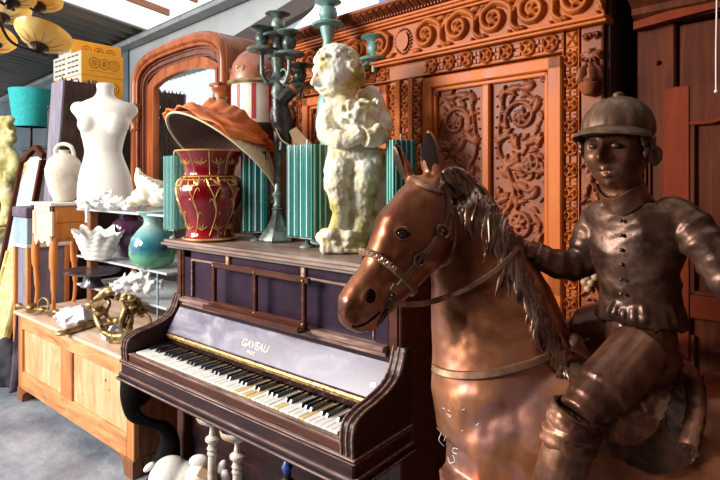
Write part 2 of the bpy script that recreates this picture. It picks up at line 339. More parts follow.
M['tealglass'] = glass('teal_glass', (.02, .50, .42), .05, .75)
M['paleglass'] = glass('pale_teal_glass', (.55, .88, .84), .04, .8)
M['deepglass'] = glass('deep_green_glass', (.0, .17, .12), .06, .4)
def bottle_mat():
    m, nt, P, new, link = nodes('blue_green_glass')
    tc = new('ShaderNodeTexCoord'); sp = new('ShaderNodeSeparateXYZ'); link(tc.outputs['Object'], sp.inputs[0])
    nz = new('ShaderNodeTexNoise'); nz.inputs['Scale'].default_value = 9; link(tc.outputs['Object'], nz.inputs['Vector'])
    ad = new('ShaderNodeMath'); ad.operation = 'MULTIPLY_ADD'; ad.inputs[1].default_value = .12; link(nz.outputs['Fac'], ad.inputs[0]); link(sp.outputs['Z'], ad.inputs[2])
    mr = new('ShaderNodeMapRange'); mr.inputs['From Min'].default_value = .05; mr.inputs['From Max'].default_value = .30; link(ad.outputs[0], mr.inputs['Value'])
    r = ramp(new, [(.05, (.10, .38, .16)), (.32, (.16, .50, .30)), (.5, (.02, .16, .26)), (.66, (.10, .40, .44)), (.9, (.42, .64, .60))]); link(mr.outputs[0], r.inputs['Fac']); link(r.outputs[0], P.inputs['Base Color'])
    P.inputs['Roughness'].default_value = .08; P.inputs['Transmission Weight'].default_value = .35; P.inputs['Coat Weight'].default_value = .6
    return m
M['bottle'] = bottle_mat()
def shade_mat():
    m, nt, P, new, link = nodes('alabaster_shade')
    tc = new('ShaderNodeTexCoord'); nz = new('ShaderNodeTexNoise'); nz.inputs['Scale'].default_value = 14; link(tc.outputs['Object'], nz.inputs['Vector'])
    r = ramp(new, [(.3, (.86, .56, .14)), (.6, (.92, .76, .38)), (.8, (.95, .88, .62))]); link(nz.outputs['Fac'], r.inputs['Fac']); link(r.outputs[0], P.inputs['Base Color'])
    t = new('ShaderNodeBsdfTranslucent'); link(r.outputs[0], t.inputs['Color']); mx = new('ShaderNodeMixShader'); mx.inputs[0].default_value = .6
    P.inputs['Roughness'].default_value = .3
    link(P.outputs[0], mx.inputs[1]); link(t.outputs[0], mx.inputs[2]); link(mx.outputs[0], nt.nodes['Material Output'].inputs['Surface'])
    return m
M['alabaster'] = shade_mat()
def skylight_mat():
    m, nt, P, new, link = nodes('white_skylight_sheet')
    t = new('ShaderNodeBsdfTranslucent'); t.inputs['Color'].default_value = (.95, .95, .95, 1)
    tr = new('ShaderNodeBsdfTransparent'); mx = new('ShaderNodeMixShader'); mx.inputs[0].default_value = .75
    link(t.outputs[0], mx.inputs[1]); link(tr.outputs[0], mx.inputs[2]); link(mx.outputs[0], nt.nodes['Material Output'].inputs['Surface'])
    return m
M['skylight'] = skylight_mat()

M['steelblue'] = mat('steel_blue_wall', [(.3, (.06, .085, .11)), (.6, (.10, .135, .165)), (.8, (.15, .19, .22))], .7, 0, 2.5)
M['brightglass'] = mat('bright_glass_streak', [(.3, (.35, .72, .66)), (.7, (.72, .92, .9))], .08, 0, 10, (1, 1, .3), trans=.3, coat=.5)
M['tealsolid'] = mat('teal_glass_slab', [(.3, (.0, .20, .17)), (.7, (.01, .34, .29))], .06, 0, 10, (1, 1, .3), trans=.35, coat=.6)
M['deepsolid'] = mat('deep_green_glass_slab', [(.3, (.0, .06, .05)), (.7, (.0, .13, .10))], .06, 0, 10, (1, 1, .3), trans=.2, coat=.6)
M['pinestile'] = mat('orange_pine_stile', [(.3, (.30, .09, .02)), (.5, (.48, .175, .045)), (.7, (.56, .23, .07))], .5, 0, 2.2, (7, 7, 1), 7, .05, 14, .06, distort=1.2, bdist=.004)
M['pinepanel'] = mat('pale_pine_panel', [(.28, (.40, .19, .075)), (.45, (.56, .31, .14)), (.6, (.64, .41, .23)), (.75, (.68, .48, .32))], .55, 0, 1.8, (5, 6, 1.4), 7, .05, 14, .06, distort=1.8, bdist=.004)
# ------------------------------------------------------------------ the setting
RA = math.radians(-5.3); ROW = Matrix.Translation((-1.3, 1.9, 0)) @ Matrix.Rotation(RA, 4, 'Z'); ROWI = ROW.inverted()
def row(px, py, y=0.0):
    """row-of-furniture coordinates (x along it, y into the wall) of a photo point on the plane y"""
    o = ROWI @ EYE; d = (ROWI.to_3x3() @ ray(px, py)); t = (y-o.y)/d.y; p = o+d*t
    return p
def rw(x, y=0.0, z=0.0): return ROW @ Vector((x, y, z))
m = MB(); m.add([(-9, -5, 0), (5, -5, 0), (5, 5, 0), (-9, 5, 0), (-9, -5, -.1), (5, -5, -.1), (5, 5, -.1), (-9, 5, -.1)], [(0, 1, 2, 3), (4, 7, 6, 5), (0, 4, 5, 1), (1, 5, 6, 2), (2, 6, 7, 3), (3, 7, 4, 0)])
tag(m.build('floor', M['floor'], smooth=0), kind='structure')
m = MB(ROW); XW = row(126, 60, .6).x; m.b2(XW, 3.2, .64, .76, 0, 3.0, 0); tag(m.build('wall_back', M['wallgrey'], smooth=0), kind='structure')
m = MB(ROW); m.b2(-11, XW, .62, .76, 0, 3.0, 0); tag(m.build('wall_left', M['steelblue'], smooth=0), kind='structure')
m = MB(ROW); m.b2(-11, 3.2, .50, .62, 2.912, 2.957, .004); m.b2(-11, 3.2, .495, .64, 2.957, 2.963, .002)
for k in range(9): m.b2(-6.2+k*1.05, -6.19+k*1.05, .494, .5, 2.912, 2.957, .001)
tag(m.build('trim_1', M['beam'], smooth=0), kind='structure')
# roof, falling towards the back wall: corrugated sheets at the left, white skylight sheets between rust red rafters
def roofz(y): return 2.988+(.6-y)*.14
mk = lambda x0, x1, y0, y1, dz, t: ([(x0, y0, roofz(y0)+dz), (x1, y0, roofz(y0)+dz), (x1, y1, roofz(y1)+dz), (x0, y1, roofz(y1)+dz), (x0, y0, roofz(y0)+dz+t), (x1, y0, roofz(y0)+dz+t), (x1, y1, roofz(y1)+dz+t), (x0, y1, roofz(y1)+dz+t)], [(0, 1, 2, 3), (4, 7, 6, 5), (0, 4, 5, 1), (1, 5, 6, 2), (2, 6, 7, 3), (3, 7, 4, 0)])
XSK = row(140, 27, .5).x
m = MB(ROW); n = 300; xs = np.linspace(-11, XSK, n); A = []
for sgn in (0, .012):
    for y in (-3.2, .75):
        A.append([(x, y, roofz(y)+.03*math.sin(x*2*PI/.19)+sgn) for x in xs])
vs = A[0]+A[1]+A[3]+A[2]; N = n
m.add(vs, [(r*N+i, r*N+i+1, ((r+1) % 4)*N+i+1, ((r+1) % 4)*N+i) for r in range(4) for i in range(n-1)])
tag(m.build('ceiling', M['roof'], smooth=180), kind='structure')
m = MB(ROW); m.add(*mk(XSK, 2.6, -.9, .75, .06, .006)); tag(m.build('ceiling_skylight', M['skylight'], smooth=0), kind='structure')
k = 0; xr_ = [row(168, 20, .5).x, row(196, 8, .5).x]; xr_ += [xr_[-1]+.6*i for i in range(1, 8)]
for x in xr_:
    m = MB(ROW); m.add(*mk(x, x+.035, -.9, .50, .0, .055)); k += 1
    tag(m.build('trim_%d' % (k+1), M['rafter'], smooth=0), kind='structure')
# roof carried on over the aisle and unseen dark walls, added to cut ambient light
m = MB(ROW); m.add(*mk(XSK, 2.6, -4.2, -.9, .03, .05)); tag(m.build('ceiling_aisle', M['roof'], smooth=0), kind='structure')
m = MB(ROW); m.b2(2.45, 2.6, -4.2, .7, 0, 3.9, 0); tag(m.build('wall_unseen_right', M['wardrobedark'], smooth=0), kind='structure')
m = MB(ROW); m.b2(-1.2, 2.6, -4.3, -4.2, 0, 3.9, 0); tag(m.build('wall_unseen_front', M['wardrobedark'], smooth=0), kind='structure')
p0, p1 = row(228, 50, .62), row(303, 10, .62); p1 = p0+(p1-p0)*1.75; m = MB(ROW); m.quads([(p0.x, p0.z-.07), (p1.x, p1.z-.02)], [(p0.x, p0.z+.06), (p1.x, p1.z+.11)], (.58, .645)); tag(m.build('trim_30', M['dark'], smooth=0), kind='structure')
# ------------------------------------------------------------------ relief carving
class Relief:
    def __init__(s): s.S = []; s.D = []
    def st(s, pts, w, h):
        P = np.array([(p[0], p[1]) for p in pts]); n = len(P)
        if hasattr(w, '__len__'): w = np.interp(np.linspace(0, 1, n), np.linspace(0, 1, len(w)), w)
        else: w = np.full(n, w)
        s.S.append((P, w, h)); return s
    def curve(s, ctrl, w, h, n=12):
        return s.st([(p.x, p.y) for p in cr([(a, b, 0) for a, b in ctrl], n)], w, h)
    def spiral(s, cx, cz, r0, r1, a0, turns, w, h, n=70):
        t = np.linspace(0, 1, n); r = r0+(r1-r0)*t**.8; a = a0+turns*2*PI*t
        return s.st(list(zip(cx+r*np.cos(a), cz+r*np.sin(a))), w, h)
    def leaf(s, x, z, ang, L, w, h, bend=.6):
        t = np.linspace(0, 1, 16); a = ang+bend*t; dx = np.cumsum(np.cos(a))*L/16; dz = np.cumsum(np.sin(a))*L/16
        return s.st(list(zip(x+dx, z+dz)), [w*.4, w, w*.8, w*.15], h)
    def disc(s, x, z, r, h): return s.st([(x, z)], [r], h)
    def ring(s, x, z, R, w, h, n=40):
        a = np.linspace(0, 2*PI, n); return s.st(list(zip(x+R*np.cos(a), z+R*np.sin(a))), w, h)
    def rect(s, x0, x1, z0, z1, h): s.D.append((x0, x1, z0, z1, h)); return s
    def sheet(s, mb, x0, x1, z0, z1, res, y=0.0, base=0.0, sink=.006):
        nx = max(int((x1-x0)/res), 4); nz = max(int((z1-z0)/res), 4)
        X = np.linspace(x0, x1, nx); Z = np.linspace(z0, z1, nz); H = np.full((nx, nz), base)
        for a, b, c, d, h in s.D:
            H[np.ix_((X >= a) & (X <= b), (Z >= c) & (Z <= d))] = h
        for P, w, h in s.S:
            wm = w.max(); lo = P.min(0)-wm; hi = P.max(0)+wm
            ix = np.where((X >= lo[0]) & (X <= hi[0]))[0]; iz = np.where((Z >= lo[1]) & (Z <= hi[1]))[0]
            if not len(ix) or not len(iz): continue
            gx, gz = np.meshgrid(X[ix], Z[iz], indexing='ij')
            best = np.zeros(gx.shape)
            for (px_, pz_), ww in zip(P, w):
                if ww < 1e-5: continue
                q = 1-((gx-px_)**2+(gz-pz_)**2)/ww**2
                best = np.maximum(best, np.sqrt(np.clip(q, 0, 1)))
            sub = H[np.ix_(ix, iz)]; H[np.ix_(ix, iz)] = np.maximum(sub, np.where(best > .02, base+1.5*h*best, base))
        H[0, :] = H[-1, :] = -sink; H[:, 0] = H[:, -1] = -sink
        mb.grid(X, Z, H, y); return mb
def acanthus(R, x0, z0, w, h, mir=1):
    """scrolling stem with spirals, rosettes and leaves filling a tall panel"""
    X = lambda u: x0+(u if mir > 0 else 1-u)*w
    def sp(u, v, r, a, t, ww=.05):
        R.spiral(X(u), z0+v*h, r*w, .05*w, a if mir > 0 else PI-a, t*mir, [ww*w, ww*w*.8, ww*w*.6], .010)
        for k in range(6):
            q = k*2*PI/6; R.leaf(X(u), z0+v*h, q, .17*w, .045*w, .009, .8)
        R.disc(X(u), z0+v*h, .05*w, .012)
        for k in range(9):      # leaflets round the outside of the scroll
            q = k*2*PI/9+.2; R.leaf(X(u)+r*w*math.cos(q), z0+v*h+r*w*math.sin(q), q+.9*mir, .18*w, .045*w, .008, .9*mir)
    stem = [(.85, 0), (.78, .08), (.88, .2), (.6, .34), (.72, .5), (.9, .62), (.86, .8), (.78, .98)]
    R.curve([(X(u), z0+v*h) for u, v in stem], [.035*w, .045*w, .03*w], .010)
    sp(.45, .80, .34, -.5, 1.6); sp(.5, .20, .34, .6, -1.6); sp(.30, .53, .2, 2.2, 1.3, .045)
    for (u, v, a, L) in ((.72, .5, 1.9, .4), (.72, .48, 1.2, .36), (.7, .46, .5, .26), (.66, .5, 2.6, .4), (.6, .42, 3.3, .36), (.62, .36, -2.2, .3), (.7, .36, -1, .26), (.88, .64, 1.2, .28), (.86, .66, 2.0, .34), (.8, .94, 2.6, .4), (.84, .9, 1.5, .25), (.2, .97, -.4, .3), (.14, .9, -1.6, .3), (.12, .62, 1.4, .28), (.14, .4, -1.2, .28), (.1, .08, 1.2, .3), (.3, .03, .2, .4), (.9, .1, 1.7, .3), (.9, .3, 2, .3), (.86, .34, .9, .2), (.35, .63, 2.2, .3), (.5, .62, .8, .3), (.15, .48, 2.6, .2)):
        aa = a if mir > 0 else PI-a
        R.leaf(X(u), z0+v*h, aa, L*w, .075*w, .009, .7*mir)
        R.leaf(X(u)+.02*w*mir, z0+v*h+.02*w, aa+.35*mir, L*w*.75, .05*w, .011, .9*mir)
    rr_ = random.Random(int(abs(x0)*1000))
    for k in range(34):
        uu, vv = rr_.random()*.9+.05, rr_.random()*.96+.02; R.leaf(X(uu), z0+vv*h, rr_.uniform(0, 6.3), .14*w, .026*w, .006, rr_.uniform(-1.2, 1.2))
    for k in range(16): R.disc(X(.96-.02*math.sin(k)), z0+(.03+k*.06)*h, .018*w, .007)
    return R
def rosettes(R, x0, x1, z0, z1, n, vert):
    """strip of ringed four petal rosettes with slotted blocks between them"""
    L = (z1-z0) if vert else (x1-x0); t = (x1-x0) if vert else (z1-z0); st = L/n
    for k in range(n):
        q = (k+.5)*st; cx, cz = ((x0+x1)/2, z0+q) if vert else (x0+q, (z0+z1)/2)
        r = min(st*.36, t*.44)
        R.ring(cx, cz, r, r*.2, .009)
        for j in range(4): R.leaf(cx, cz, PI/4+j*PI/2, r*.85, r*.32, .008, 0)
        R.disc(cx, cz, r*.22, .011)
        e = st*.5; g = st*.09
        for sg in (-1, 1):
            for o in (-.25, .25):
                bx, bz = (cx+o*t, cz+sg*(e-g)) if vert else (cx+sg*(e-g), cz+o*t)
                hw, hh = (t*.16, g*.8) if vert else (g*.8, t*.16)
                R.rect(bx-hw, bx+hw, bz-hh, bz+hh, .006)
    return R
# ------------------------------------------------------------------ carved wardrobe
wd = thing('wardrobe', 'huge carved orange brown two door wardrobe standing behind the horse and angel', 'wardrobe', (-1.3, 1.9, 0), RA)
H2 = .83; DEP = .58
m = MB(ROW); m.b2(-H2, H2-.015, .03, DEP, .10, 2.16, .004); m.build('carcass', M['wardrobe'], wd)
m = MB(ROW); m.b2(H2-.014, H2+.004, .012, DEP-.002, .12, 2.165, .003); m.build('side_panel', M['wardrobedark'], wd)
m = MB(ROW); m.b2(-H2-.03, H2+.03, -.03, DEP, 0, .10, .012); m.b2(-H2-.015, H2+.015, -.015, DEP-.02, .10, .125, .006); m.build('plinth', M['wardrobe'], wd)
xA = row(425, 200).x; xP0, xP1, xP2, xP3 = [row(p, 200).x for p in (436, 483.5, 491.5, 547)]
xF = row(564, 200).x; xR = row(580, 200).x; xE = H2-.01; xC = row(394, 120).x; xC2 = row(401, 120).x
ZT = 1.905; ZB = 1.18
def side(sg):
    S = lambda a, b: (min(a*sg, b*sg), max(a*sg, b*sg))
    # door: flat frame, moulding, carved panels above and a lower panel
    dm = MB(ROW); x0, x1 = S(xA, xF)
    for a, b, c, d in ((x0, x0+.05, .14, ZT), (x1-.05, x1, .14, ZT), (x0, x1, ZT-.045, ZT), (x0, x1, ZB-.09, ZB), (x0, x1, .14, .24)):
        dm.b2(a, b, -.022, .04, c, d, .005)
    for (za, zb) in ((ZB, ZT-.045), (.24, ZB-.09)):
        for a, b, c, d in ((x0+.05, x0+.066, za, zb), (x1-.066, x1-.05, za, zb), (x0+.05, x1-.05, za, za+.016), (x0+.05, x1-.05, zb-.016, zb)): dm.b2(a, b, -.012, .035, c, d, .006)
    dm.b2(x0, x1, .012, .045, .14, ZT, 0)
    pa, pb = S(xP1, xP2); dm.b2(pa, pb, -.016, .03, ZB+.016, ZT-.06, .006)
    d = dm.build('door', M['wardrobe'], wd)
    for i, (u, v) in enumerate(((xP0-.008, xP1), (xP2, xP3+.006))):
        a, b = S(u, v); R = Relief(); acanthus(R, a+.012, ZB+.025, b-a-.024, ZT-.09-ZB, (1 if i == 0 else -1)*sg)
        pm = R.sheet(MB(ROW), a, b, ZB+.012, ZT-.052, .0034, .004)
        cx = a+.014 if (i == 0) == (sg > 0) else b-.014
        pm.box((cx, -.004, ZT-.068), (.026, .012, .026), .003); pm.torus((cx, -.010, ZT-.068), .008, .003, (0, 1, 0)); pm.ell((cx, -.011, ZT-.068), .004)
        tag(pm.build('carved_panel', M['carved'], d, 50), 'carved panel of scrolling acanthus leaves')
    R = Relief(); a, b = x0+.07, x1-.07; R.ring((a+b)/2, .66, .11, .012, .012); R.ring((a+b)/2, .66, .07, .008, .010)
    for k in range(8): R.leaf((a+b)/2, .66, k*PI/4, .1, .02, .01, .3)
    R.sheet(MB(ROW), a, b, .26, ZB-.11, .006, .004).build('lower_panel', M['carved'], d, 50)
    # rosette columns and pilaster
    R = Relief(); a, b = S(xF+.004, xR-.002); rosettes(R, a, b, .14, ZT+.02, 24, True)
    R.rect(a+.006, b-.006, ZT+.025, ZT+.075, .004); R.curve([(a+.01, ZT+.03), (b-.01, ZT+.07)], .004, .007); R.curve([(a+.01, ZT+.07), (b-.01, ZT+.03)], .004, .007)
    pm = R.sheet(MB(ROW), a, b, .13, 1.985, .0032, -.002); pm.b2(a-.004, a, -.012, .03, .13, 1.985, .002); pm.b2(b, b+.004, -.012, .03, .13, 1.985, .002)
    pm.build('rosette_column', M['carvedlight'], wd, 50)
    a, b = S(xR+.006, xE); cx = (a+b)/2; w = b-a; R = Relief()
    for (z0, s) in ((1.90, 1), (1.32, 1.2), (.6, 1.2)):
        for k in range(7):
            q = -PI/2+(k-3)*.42; R.leaf(cx, z0, q, w*.62*s, w*.10, .012, (k-3)*.1)
        R.disc(cx, z0+.0, w*.16, .016); R.spiral(cx-w*.2, z0+.05, w*.18, w*.03, 0, 1.3, w*.05, .012); R.spiral(cx+w*.2, z0+.05, w*.18, w*.03, PI, -1.3, w*.05, .012)
    for z0 in (1.62, 1.50, 1.40, 1.2, 1.08, .95, .8, .45, .32):
        for sg2 in (-1, 1):
            for j in range(4): R.leaf(cx+sg2*w*.05*j, z0-.025*j, -PI/2+sg2*(.35+.3*j), w*.42, w*.10, .010, -sg2*.9); R.spiral(cx+sg2*w*.27, z0-.07, w*.13, w*.02, PI/2, sg2*1.2, w*.04, .009, 40); R.leaf(cx+sg2*w*.2, z0+.01, PI/2+sg2*.5, w*.3, w*.06, .008, sg2*.8)
    R.st([(cx, .2), (cx, 1.9)], w*.05, .007)
    pm = R.sheet(MB(ROW), a, b, .13, 1.985, .004, -.01); po = pm.build('pilaster', M['carved'], wd, 60)
    g = MB(ROW)
    g.lathe([(.004, -.035), (.018, -.03), (.030, -.012), (.033, .004), (.026, .012), (.03, .016), (.02, .03), (.006, .034)], (cx, -.028, 1.79), 20)
    for k in range(6):
        q = k*PI/3; g.tube(cr([(cx+.008*math.cos(q), -.028+.008*math.sin(q), 1.86), (cx+.024*math.cos(q), -.028+.02*math.sin(q), 1.84), (cx+.033*math.cos(q), -.028+.03*math.sin(q), 1.80)], 4), [.008]*4+[.014]*4+[.004], 8, .5)
    g.build('pendant_bud', M['carved'], po)
    g = MB(ROW)
    for r_ in range(5):
        for k in range(4-abs(r_-1) if r_ else 3):
            nk = 4-abs(r_-1) if r_ else 3
            g.ell((cx-.004+(k-(nk-1)/2)*.022, -.03-.004*(k % 2), 1.175+.02*(2-r_)), .0125, None, 12, 8)
    tag(g.build('grape_cluster', M['carvedgrape'], po), 'carved bunch of grapes')
M['carvedgrape'] = mat('worn_grape_wood', [(.3, (.30, .17, .09)), (.7, (.48, .31, .18))], .4, 0, 30)
side(1); side(-1)
R = Relief(); rosettes(R, -xF, -xA, 1.925, 1.982, 9, False); rosettes(R, xA-.0, xF, 1.925, 1.982, 7, False)
R.rect(-xC, xC, 1.925, 1.982, 0)
R.sheet(MB(ROW), -xF, xF, 1.918, 1.988, .0032, -.004).build('rosette_rail', M['carvedlight'], wd, 50)
a, b = xC, xC2
m = MB(ROW); w2 = xA-.006
R = Relief(); rosettes(R, -w2, -w2+.055, .14, 1.90, 26, True); rosettes(R, w2-.055, w2, .14, 1.90, 26, True); rosettes(R, -.025, .025, .14, 1.90, 26, True)
R.sheet(m, -w2, w2, .13, 1.914, .0034, -.006)
for x in (-w2+.062, -.04, .04, w2-.062): m.b2(x-.008, x+.008, -.024, .02, .13, 1.914, .004)
m.build('centre_stile', M['carvedlight'], wd, 50)
# frieze: running scrolls either side of a beaded medallion
R = Relief(); zc = 2.075; P_ = .165
for sg in (-1, 1):
    n = 5
    for k in range(n):
        cx = sg*(.125+k*.155); up = 1
        R.spiral(cx, zc+.004, .052, .010, (PI*.8 if sg > 0 else PI*.2), 1.5*sg, [.013, .011, .008], .016)
        R.curve([(cx-sg*.05, zc+.03), (cx+sg*.01, zc+.062), (cx+sg*.07, zc+.03), (cx+sg*.075, zc-.03), (cx+sg*.105, zc-.058)], [.012, .015, .012, .006], .016)
        for j in range(5): R.leaf(cx, zc, j*1.3, .03, .009, .014, .6)
        R.disc(cx, zc+.004, .012, .02)
        R.leaf(cx+sg*.05, zc+.05, PI/2-sg*1.1, .05, .012, .012, -sg*.8); R.leaf(cx+sg*.06, zc-.05, -PI/2+sg*.2, .04, .01, .012, sg*.9); R.leaf(cx-sg*.03, zc-.055, PI if sg > 0 else 0, .05, .012, .012, -sg*.5)
        R.leaf(cx+sg*.085, zc+.01, PI/2-sg*.3, .06, .013, .014, -sg*.6)
m = R.sheet(MB(ROW), -H2, H2, 2.005, 2.145, .0036, -.02)
m.lathe([(.001, -.02), (.018, -.018), (.030, -.012), (.036, -.004), (.04, .004)], (0, -.03, zc), 28, (0, -1, 0), sx=.82)
for k in range(22):
    q = k*2*PI/22; m.ell((.042*math.cos(q), -.026, zc+.052*math.sin(q)), .0052, None, 8, 6)
m.build('frieze', M['carvedlight'], wd, 50)
m = MB(ROW)
for (y, z0, z1) in ((-.035, 1.986, 1.998), (-.05, 1.996, 2.008), (-.035, 2.145, 2.155), (-.05, 2.155, 2.168)): m.b2(-H2-.008+y*0, H2+.008, y, .03, z0, z1, .004)
m.b2(-H2-.012, H2+.012, -.06, .06, 2.166, 2.178, .004)
m.build('frieze_moulding', M['wardrobe'], wd)
m = MB(ROW)
prof = [(.05, 2.178), (-.055, 2.178), (-.058, 2.188), (-.07, 2.19), (-.095, 2.203), (-.115, 2.215), (-.12, 2.217), (-.12, 2.228), (.56, 2.228), (.56, 2.178)]
m.prism(prof, -H2-.045, H2+.045, 'yz')
for k in range(110):
    x = -H2-.035+k*(2*H2+.07)/109; m.box((x, -.062, 2.183), (.008, .02, .009), .001)
for k in range(46):      # leaf moulding along the slope of the cornice
    x = -H2-.03+k*(2*H2+.05)/45
    m.tube([(x, -.068, 2.192), (x+.004, -.092, 2.202), (x, -.114, 2.214)], [.006, .014, .010], 8, .4)
    m.tube([(x+.018, -.07, 2.192), (x+.018, -.105, 2.208)], [.004, .006], 6)
m.build('cornice', M['carved'], wd, 40)

# ------------------------------------------------------------------ mirror armoire
AX0, AX1 = row(133, 75, -.05).x, row(227, 60, -.05).x
arm_ = thing('mirror_armoire', 'red brown arched armoire with a tall mirror behind the shells and mannequin', 'armoire', rw((AX0+AX1)/2, .25, 0), RA)
aw = AX1-AX0; acx = (AX0+AX1)/2
def arch(w, zs, zc, n=40, e=3.0, zb=.2):
    pts = [(acx-w/2, zb)]
    for i in range(n+1):
        t = PI*(1-i/n); c, s = math.cos(t), math.sin(t)
        pts.append((acx+w/2*math.copysign(abs(c)**(2/e), c), zs+(zc-zs)*abs(s)**(2/e)))
    pts.append((acx+w/2, zb)); return pts
ZS, ZC = 2.19, 2.455
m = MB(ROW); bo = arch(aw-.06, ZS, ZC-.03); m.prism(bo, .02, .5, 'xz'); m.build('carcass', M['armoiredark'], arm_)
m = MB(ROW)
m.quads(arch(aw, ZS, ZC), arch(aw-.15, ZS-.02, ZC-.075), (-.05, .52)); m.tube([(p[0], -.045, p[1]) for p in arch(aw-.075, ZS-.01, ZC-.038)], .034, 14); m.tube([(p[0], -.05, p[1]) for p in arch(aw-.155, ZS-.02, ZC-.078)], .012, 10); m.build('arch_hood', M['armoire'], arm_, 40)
m = MB(ROW)
for (a, b, y) in ((.15, .20, -.03), (.20, .23, -.015), (.23, .27, -.028), (.27, .30, -.01)):
    m.quads(arch(aw-a, ZS-.02, ZC-a*.5), arch(aw-b, ZS-.03, ZC-b*.5), (y, .03))
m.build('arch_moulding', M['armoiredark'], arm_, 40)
mw0, mw1 = row(154.5, 120).x, row(218, 120).x
def marc(x0, x1, zs, zc, n=24, zb=.55):
    pts = [(x0, zb)]
    for i in range(n+1):
        t = i/n; pts.append((x0+(x1-x0)*t, zs+(zc-zs)*(1-abs(2*t-1)**2.6)))
    pts.append((x1, zb)); return pts
dm = MB(ROW); out = [(max(min(p[0], acx+aw/2-.15), acx-aw/2+.15), p[1]) for p in marc(acx-aw/2+.14, acx+aw/2-.14, 2.16, 2.33)]
dm.quads(marc(acx-aw/2+.145, acx+aw/2-.145, 2.20, 2.325), marc(mw0, mw1, 2.185, 2.245), (-.005, .03)); dm.b2(acx-aw/2+.145, acx+aw/2-.145, -.005, .03, .45, .56, .004)
md = dm.build('door', M['armoire'], arm_, 40)
m = MB(ROW); m.prism(marc(mw0-.005, mw1+.005, 2.188, 2.248), .008, .018, 'xz'); tag(m.build('mirror', M['mirror'], md, 0), 'bright mirror glass')
m = MB(ROW); m.quads(marc(mw0-.012, mw1+.012, 2.193, 2.255), marc(mw0+.012, mw1-.012, 2.178, 2.237), (-.014, .02)); m.build('mirror_bead', M['armoire'], md, 40)
for sg, nm in ((-1, 'column'), (1, 'column')):
    x = acx+sg*(aw/2-.05); m = MB(ROW)
    m.lathe([(.05, .5), (.05, .56), (.036, .58), (.042, .62), (.032, .66), (.034, 1.2), (.03, 1.85), (.04, 1.87), (.034, 1.89), (.046, 1.95), (.055, 2.0), (.05, 2.015), (.06, 2.03), (.06, 2.05)], (x, -.055, 0), 24)
    m.b2(x-.07, x+.07, -.12, .03, .42, .5, .006); m.b2(x-.06, x+.05, -.11, .03, 2.05, 2.07, .006)
    m.build('column', M['armoire'], arm_)
    m = MB(ROW)
    for k in range(8):
        q = k*PI/4; m.tube(cr([(x+.03*math.cos(q), -.055+.03*math.sin(q), 1.91), (x+.05*math.cos(q), -.055+.05*math.sin(q), 1.97), (x+.065*math.cos(q), -.055+.065*math.sin(q), 1.975)], 3), .008, 6)
    tag(m.build('capital', M['brass'], arm_), 'carved gilt capital')
m = MB(ROW); m.b2(acx-aw/2, acx+aw/2, -.1, .5, 0, .1, .01); m.b2(acx-aw/2+.02, acx+aw/2-.02, -.08, .48, .1, .42, .008); m.build('base_drawer', M['armoire'], arm_)

# ------------------------------------------------------------------ cupboard and loose door at the right
def cupboard():
    p0 = row(640, 150, .10); x0 = p0.x; x1 = x0+1.1
    t = thing('cupboard', 'dark red brown panelled cupboard at the right behind the jockey', 'cupboard', rw((x0+x1)/2, .3, 0), RA)
    zc = row(640, 27, .06).z
    m = MB(ROW); m.b2(x0, x1, .12, .6, 0, 2.5, .004); m.build('carcass', M['oldwood'], t)
    m = MB(ROW); m.b2(x0, x0+.11, .07, .14, 0, zc, .006)
    for k in range(3): m.b2(x0+.012+k*.012, x0+.018+k*.012, .062, .08, .1, zc-.38, .003)
    m.ell((x0+.06, .066, zc-.12), .008)
    m.lathe([(.006, 1.2), (.009, 1.5), (.007, 1.55), (.012, 1.58), (.008, 1.62), (.003, 1.75)], (x0+.092, .055, 0), 12); m.build('post', M['oldwood'], t)
    m = MB(ROW); prof = [(.12, zc), (.05, zc), (.045, zc+.016), (.02, zc+.03), (.02, zc+.05), (-.01, zc+.07), (.0, zc+.2), (-.04, zc+.23), (-.04, zc+.26), (.12, zc+.26)]
    m.prism(prof, x0, x1, 'yz'); m.build('cornice', M['oldwood'], t)
    m = MB(ROW)
    m.quads([(x0+.002+k*.1, zc-.012+.02*math.sin(k*.5)) for k in range(11)], [(x0+.002+k*.1, zc+.012+.02*math.sin(k*.5)+.004*math.sin(k*2)) for k in range(11)], (.03, .07)); m.build('rail_moulding', M['oldred'], t, 60)
    d = MB(ROW); d.b2(x0+.115, x1-.02, .085, .125, .1, zc-.01, .004)
    R = Relief(); 
    d.tube(cr([(x0+.36, .082, 1.86), (x0+.43, .082, 1.90), (x0+.48, .082, 2.1), (x0+.52, .082, 2.3)], 6), .008, 8); d.b2(x0+.34, x1-.1, .075, .09, 1.85, 1.86, .003)
    d.build('door', M['oldwood'], t)
    return t
cupboard()
